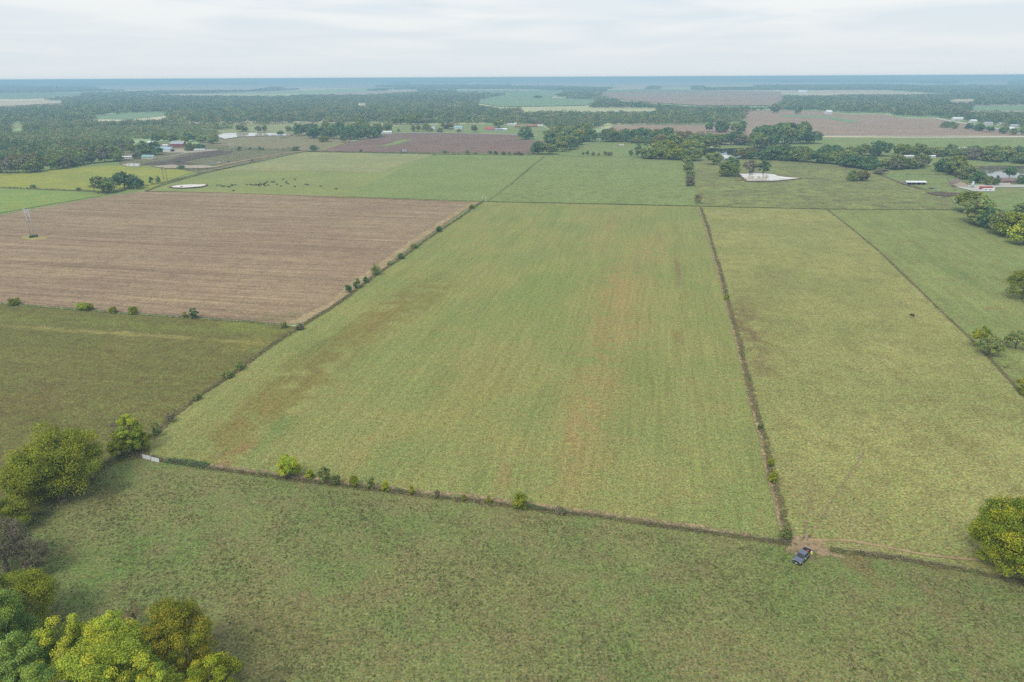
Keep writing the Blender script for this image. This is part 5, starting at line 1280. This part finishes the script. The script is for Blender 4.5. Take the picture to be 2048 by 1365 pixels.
small_car(420, 328.5, .1, C4(.3, .33, .36), 'grey old car in the weedy yard, left', 'parked_car', True, 1.2)
small_car(458, 325.5, .1, C4(.12, .14, .16), 'dark grey old vehicle in the weedy yard by the track', 'parked_car', True, 1.3)
small_car(437, 326.5, .05, C4(.55, .57, .58), 'pale old vehicle between the two in the weedy yard', 'parked_car', True, 1.2)
small_car(990, 263.5, .1, C4(.55, .57, .6), 'silver vehicle parked in front of the red-roofed building', 'parked_car', True, 1.2)
small_car(902, 261, .1, C4(.3, .02, .03), 'red vehicle parked left of the blue-roofed barn', 'parked_car', True, 1.2)
def trailer(name, u, v, az, L_, h, col, label, cat='trailer', z0=.6, w=2.5, nw=2):
    e = empty(name, W(u, v), az); c = paint('trailer_paint', col, .5, .4, .06)
    hw = w / 2
    ring = [(-hw, z0), (hw, z0), (hw, h - .25), (hw - .25, h), (-hw + .25, h), (-hw, h - .25)]
    loft(MB(), [(-L_ / 2, ring), (L_ / 2 - .4, ring), (L_ / 2, [(y * .92, z0 + (z - z0) * .8) for y, z in ring])]).build('trailer_body', c, e)
    for i in range(nw): MB().box((-L_ / 3 + i * L_ / 2.5, -hw - .02, (z0 + h) / 2 + .2), (L_ * .16, .05, .6)).build('window', GLASS, e)
    MB().tube([(L_ / 2, .0, z0 - .05), (L_ / 2 + 1.2, 0, z0 - .1)], [.06, .06], 6).box((0, 0, z0 - .06), (L_, w * .5, .12)).build('chassis', RUB, e)
    wheels(e, (-.5, .5), (hw - .1, -hw + .1), .38)
    return tag(e, label, cat)
trailer('camper_trailer', 268, 334, -.05, 16, 3.6, C4(.66, .66, .64), 'white camper trailer behind the yellow field', nw=3)
trailer('stock_trailer', 1243, 292.5, 0, 7, 2.6, C4(.62, .6, .58), 'small white trailer at the edge of the small meadow')
trailer('stock_trailer', 1976, 384, -.05, 10, 3.1, C4(.66, .66, .67), 'white trailer in front of the red one by the driveway')
trailer('stock_trailer', 1971, 380.5, -.05, 11, 3.3, C4(.40, .04, .05), 'red trailer behind the white one by the driveway')
# grey farm machine at the ploughed field's edge
e = empty('farm_truck', W(811, 304.5), 0)
MB().box((-1.5, 0, 1.9), (7, 2.6, 2.6), 0, .92).build('grain_box', paint('grey_box', C4(.34, .36, .38), .6, .3, .08), e)
MB().box((-5.8, 0, 1.5), (2.2, 2.3, 2.2), 0, .85).build('cab', paint('dark_cab', C4(.05, .06, .09), .4, .4, .08), e)
MB().box((-1.5, 0, .6), (10, 1.2, .2)).build('chassis', RUB, e); wheels(e, (-5.6, .2, 1.4), (1.0, -1.0), .5, .3)
tag(e, 'grey grain truck at the edge of the ploughed field', 'truck')
# feeders and barrel by the shed
e = empty('hay_feeder', W(1862, 379)); m = MB()
for zz in (.3, .75, 1.2):
    m.tube([(2.6 * math.cos(a * math.pi / 8), 1.2 * math.sin(a * math.pi / 8), zz) for a in range(17)], [.09] * 17, 5, cap=False)
for a in range(8): m.tube([(2.6 * math.cos(a * math.pi / 4), 1.2 * math.sin(a * math.pi / 4), 0), (2.6 * math.cos(a * math.pi / 4), 1.2 * math.sin(a * math.pi / 4), 1.25)], [.07, .07], 5)
m.build('ring_frame', WOODP, e)
MB().tube([(-2, 0, .5), (2, 0, .5)], [.7, .7], 12).build('hay', DARK, e, True)
tag(e, 'dark hay feeder in front of the open cattle shed', 'feeder')
e = empty('water_tank', W(1871, 378.5)); MB().tube([(0, 0, 0), (0, 0, 1.1), (0, 0, 1.25)], [1.1, 1.15, .9], 16).build('tank_shell', paint('blue_plastic', C4(.05, .22, .40), .5, .4, .05), e, True)
MB().tube([(0, 0, 1.25), (0, 0, 1.35)], [.3, .28], 12).build('lid', RUB, e, True)
tag(e, 'blue water tank beside the hay feeder', 'tank')
def rail_fence(pts, label, gap=4.0, h=1.3):
    w = [W(*p) for p in pts]; e = empty('rail_fence', w[0]); o = w[0]
    po, ra = MB(), MB()
    for a, b in zip(w[:-1], w[1:]):
        n = max(1, int((b - a).length / gap))
        for k in range(n + 1):
            q = a.lerp(b, k / n) - o; po.tube([(q.x, q.y, -.1), (q.x, q.y, h)], [.08, .07], 5)
        for z in (.5, .85, 1.2): ra.tube([(a.x - o.x, a.y - o.y, z), (b.x - o.x, b.y - o.y, z)], [.035, .035], 4)
    po.build('posts', WOODP, e); ra.build('rails', WOODP, e)
    return tag(e, label, 'fence')
rail_fence([(1851, 384), (1912, 384), (1900, 368), (1893, 357)], 'thin rail fence around the cattle pen by the driveway')
rail_fence([(1768, 354), (1830, 355), (1893, 357)], 'thin rail fence behind the open cattle shed')
rail_fence([(1841, 361 + 10), (1870, 369), (1900, 368)], 'short rail fence right of the open cattle shed')
rail_fence(HEDGE_S, 'wire and post fence buried in the near brown hedgerow', 5.0, 1.25)
rail_fence(HEDGE_S2[:5], 'wire and post fence in the dark brush row by the cattle path', 5.0, 1.25)
hedge('junk_pile', [(411, 329), (425, 327)], 4, 1.2, 'grey', 'grey heap of junk in the weedy yard', 'junk pile', dens=3, size=.8, seed=41)
hedge('brush_pile', [(565, 299), (590, 297.5)], 6, 3.0, 'grey', 'grey brush heap at the far end of the dirt track', 'brush', dens=2, size=1.2, seed=42)
hedge('brush_pile', [(560, 277), (578, 277)], 6, 2.2, 'dark', 'dark brush heap left of the dense grove', 'brush', dens=2, size=1.0, seed=43)

# ------------------------------------------------------------------ skinned bodies
def skinned(name, joints, edges, root=0, sub=2, mat=None):
    me = bpy.data.meshes.new(name + '_skeleton'); me.from_pydata([j[0] for j in joints], edges, [])
    o = bpy.data.objects.new(name + '_skeleton', me); link(o)
    o.modifiers.new('skin', 'SKIN'); sk = me.skin_vertices[0].data if me.skin_vertices else None
    if sk is None:
        bm = bmesh.new(); bm.from_mesh(me); bm.verts.layers.skin.verify(); bm.to_mesh(me); bm.free(); sk = me.skin_vertices[0].data
    for i, j in enumerate(joints):
        rr = j[1]; sk[i].radius = (rr, rr) if not isinstance(rr, tuple) else rr
        sk[i].use_root = (i == root)
    s = o.modifiers.new('sub', 'SUBSURF'); s.levels = sub; s.render_levels = sub
    dg = bpy.context.evaluated_depsgraph_get(); dg.update()
    res = bpy.data.meshes.new_from_object(o.evaluated_get(dg)); res.name = name
    bpy.data.objects.remove(o); bpy.data.meshes.remove(me)
    for q in res.polygons: q.use_smooth = True
    res.materials.clear()
    if mat: res.materials.append(mat)
    return res
COWM = paint('black_hide', C4(.018, .015, .014), .7, .2, .3, 2)
def cow_mesh(graze):
    hz = .55 if graze else 1.35
    J = [((.1, 0, 1.02), .36), ((-.55, 0, 1.05), .33), ((-.85, 0, 1.08), .24), ((.65, 0, 1.08), .33),
         ((.98, 0, 1.15 if not graze else .98), .19), ((1.25, 0, hz + .02), .13), ((1.5, 0, hz - .12), .085),
         ((.62, .2, .75), .13), ((.64, .2, .42), .075), ((.62, .2, .04), .06), ((.62, -.2, .75), .13), ((.66, -.2, .42), .075), ((.68, -.2, .04), .06),
         ((-.72, .2, .8), .16), ((-.86, .2, .45), .08), ((-.78, .2, .04), .06), ((-.72, -.2, .8), .16), ((-.82, -.2, .45), .08), ((-.70, -.2, .04), .06),
         ((-1.03, 0, 1.12), .05), ((-1.1, 0, .6), .03), ((1.22, .2, hz + .12), .035), ((1.22, -.2, hz + .12), .035)]
    E = [(0, 1), (1, 2), (0, 3), (3, 4), (4, 5), (5, 6), (3, 7), (7, 8), (8, 9), (3, 10), (10, 11), (11, 12), (1, 13), (13, 14), (14, 15), (1, 16), (16, 17), (17, 18), (2, 19), (19, 20), (5, 21), (5, 22)]
    return skinned('cow', J, E, 0, 1, COWM)
COW = [cow_mesh(True), cow_mesh(False)]
herd = [(435, 372), (441, 372), (445, 374.5), (449, 374), (456, 374.5), (460, 375), (464, 371.5), (465, 373), (471, 371), (467, 383),
        (494, 370.5), (501, 370.5), (504, 371.5), (507, 371.5), (512, 371), (518, 371.5), (522, 371.5), (518, 373), (520.5, 368), (529, 368.5), (531, 367.5), (528, 371), (530, 373), (535, 365), (537, 372),
        (544, 365), (548, 365.5), (554, 370.5), (567, 360), (562, 373.5), (573, 365), (573, 367.5), (577, 369), (590, 360.3), (590, 374.5), (611, 370.5), (616, 371), (642, 374), (673, 379), (363, 375), (388, 376.8)]
rnd = random.Random(8)
for i, (u, v) in enumerate(herd):
    o = bpy.data.objects.new('cow', COW[0] if i % 3 else COW[1]); link(o)
    o.location = W(u, v + .6); o.rotation_euler = (0, 0, rnd.choice([0, math.pi]) + rnd.uniform(-.6, .6)); k = rnd.uniform(1.0, 1.2); o.scale = (k, k, k)
    if i < len(herd) - 3: tag(o, ORD[sorted(herd[:-3]).index((u, v))] + ' black cow from the left in the pasture herd', 'cow', 'black cattle herd in the far pasture')
tag(o, 'black cow at the right end of the little white pond', 'cow')
for nm, (lb) in (('cow.038', 'lone dark cow standing right of the grazing herd'), ('cow.039', 'black cow wading at the left of the little white pond')):
    if nm in bpy.data.objects: tag(bpy.data.objects[nm], lb, 'cow')
o = bpy.data.objects.new('cow', COW[0]); link(o); o.location = W(1824, 634); o.rotation_euler = (0, 0, 1.9); o.scale = (1.0,) * 3
tag(o, 'lone black cow in the pale pasture near the diagonal weed line', 'cow')

# person at the tailgate in a yellow top
SKIN = paint('skin', C4(.45, .26, .18), .6, .3, .06); HIVIS = paint('yellow_cloth', C4(.72, .85, .04), .8, .2, .06, 6)
TAN = paint('tan_cloth', C4(.46, .32, .20), .85, .1, .1, 5); CAPW = paint('white_cap_cloth', C4(.75, .75, .75), .8, .2, .05)
def person(p, az, label):
    e = empty('person', p, az)
    J = [((0, 0, .96), .13), ((0, 0, 1.18), .135), ((.02, 0, 1.38), .15), ((.02, 0, 1.52), .06), ((.04, 0, 1.60), .085), ((.05, 0, 1.70), .10),
         ((.02, .18, 1.43), .065), ((.08, .25, 1.18), .048), ((.28, .18, 1.08), .036), ((.02, -.18, 1.43), .065), ((.08, -.25, 1.18), .048), ((.28, -.18, 1.08), .036),
         ((0, .10, .88), .10), ((.02, .12, .50), .07), ((-.02, .13, .10), .045), ((.16, .14, .045), .04), ((0, -.10, .88), .10), ((.04, -.12, .50), .07), ((.0, -.13, .10), .045), ((.18, -.14, .045), .04),
         ((.34, .16, 1.07), .035), ((.34, -.16, 1.07), .035)]
    E = [(0, 1), (1, 2), (2, 3), (3, 4), (4, 5), (2, 6), (6, 7), (7, 8), (8, 20), (2, 9), (9, 10), (10, 11), (11, 21), (0, 12), (12, 13), (13, 14), (14, 15), (0, 16), (16, 17), (17, 18), (18, 19)]
    for s, b0 in ((.16, 20), (-.16, 21)):
        for k in range(4):
            y = s + (k - 1.5) * .02; n = len(J); J += [((.38, y, 1.065), .009), ((.42 - .006 * abs(k - 1.5), y, 1.045), .008)]; E += [(b0, n), (n, n + 1)]
        n = len(J); J += [((.36, s * .72, 1.07), .009), ((.385, s * .62, 1.055), .008)]; E += [(b0, n), (n, n + 1)]
    mesh_obj('body', skinned('body', J, E, 0, 1, SKIN), None, e)
    T = [((0, 0, .92), .15), ((0, 0, 1.18), .16), ((.02, 0, 1.38), .175), ((.02, 0, 1.49), .075), ((.02, .19, 1.43), .09), ((.07, .25, 1.24), .075), ((.02, -.19, 1.43), .09), ((.07, -.25, 1.24), .075)]
    mesh_obj('shirt', skinned('shirt', T, [(0, 1), (1, 2), (2, 3), (2, 4), (4, 5), (2, 6), (6, 7)], 0, 1, HIVIS), None, e)
    T = [((0, 0, .97), .155), ((0, .10, .86), .12), ((.02, .12, .50), .095), ((-.02, .13, .12), .075), ((0, -.10, .86), .12), ((.04, -.12, .50), .095), ((.0, -.13, .12), .075)]
    mesh_obj('trousers', skinned('trousers', T, [(0, 1), (1, 2), (2, 3), (0, 4), (4, 5), (5, 6)], 0, 1, TAN), None, e)
    MB().tube([(.05, 0, 1.72), (.05, 0, 1.80), (.05, 0, 1.83)], [.125, .11, .05], 14).box((.19, 0, 1.735), (.14, .16, .02)).build('cap', CAPW, e)
    for s in (-1, 1): MB().box((.145, s * .035, 1.70), (.02, .022, .014)).build('eye', DARK, e)
    MB().tube([(.14, 0, 1.69), (.175, 0, 1.65)], [.012, .018], 6).build('nose', SKIN, e)
    MB().box((.14, 0, 1.615), (.015, .045, .01)).build('mouth', REDL, e)
    for s in (-1, 1): MB().box((.05, s * .105, 1.68), (.04, .02, .06)).build('ear', SKIN, e)
    return tag(e, label, 'person')
person(W(1621.5, 1116), math.atan2(TR.y - W(1621, 1116).y, TR.x - W(1621, 1116).x) + .4, 'person in bright yellow top and pale cap beside the pickup\'s tailgate')

# ------------------------------------------------------------------ haze
t = bpy.data.materials.new('haze'); t.use_nodes = True; nt = t.node_tree; nt.nodes.clear()
vo = nt.nodes.new('ShaderNodeVolumePrincipled'); ou = nt.nodes.new('ShaderNodeOutputMaterial')
vo.inputs['Color'].default_value = (.50, .80, .99, 1); vo.inputs['Density'].default_value = .00021; vo.inputs['Anisotropy'].default_value = .0
nt.links.new(vo.outputs[0], ou.inputs['Volume'])
hz = MB().box((0, 31000, 50.3), (150000, 78000, 102.6)).build('haze', t)
tag(hz, 'thin pale blue haze over the whole plain', None, None, 'stuff')
print('trees placed', NTREE[0])

print('tree things', sum(1 for o in S.objects if o.get('category') == 'tree'), 'bushes', sum(1 for o in S.objects if o.get('category') == 'bush'))
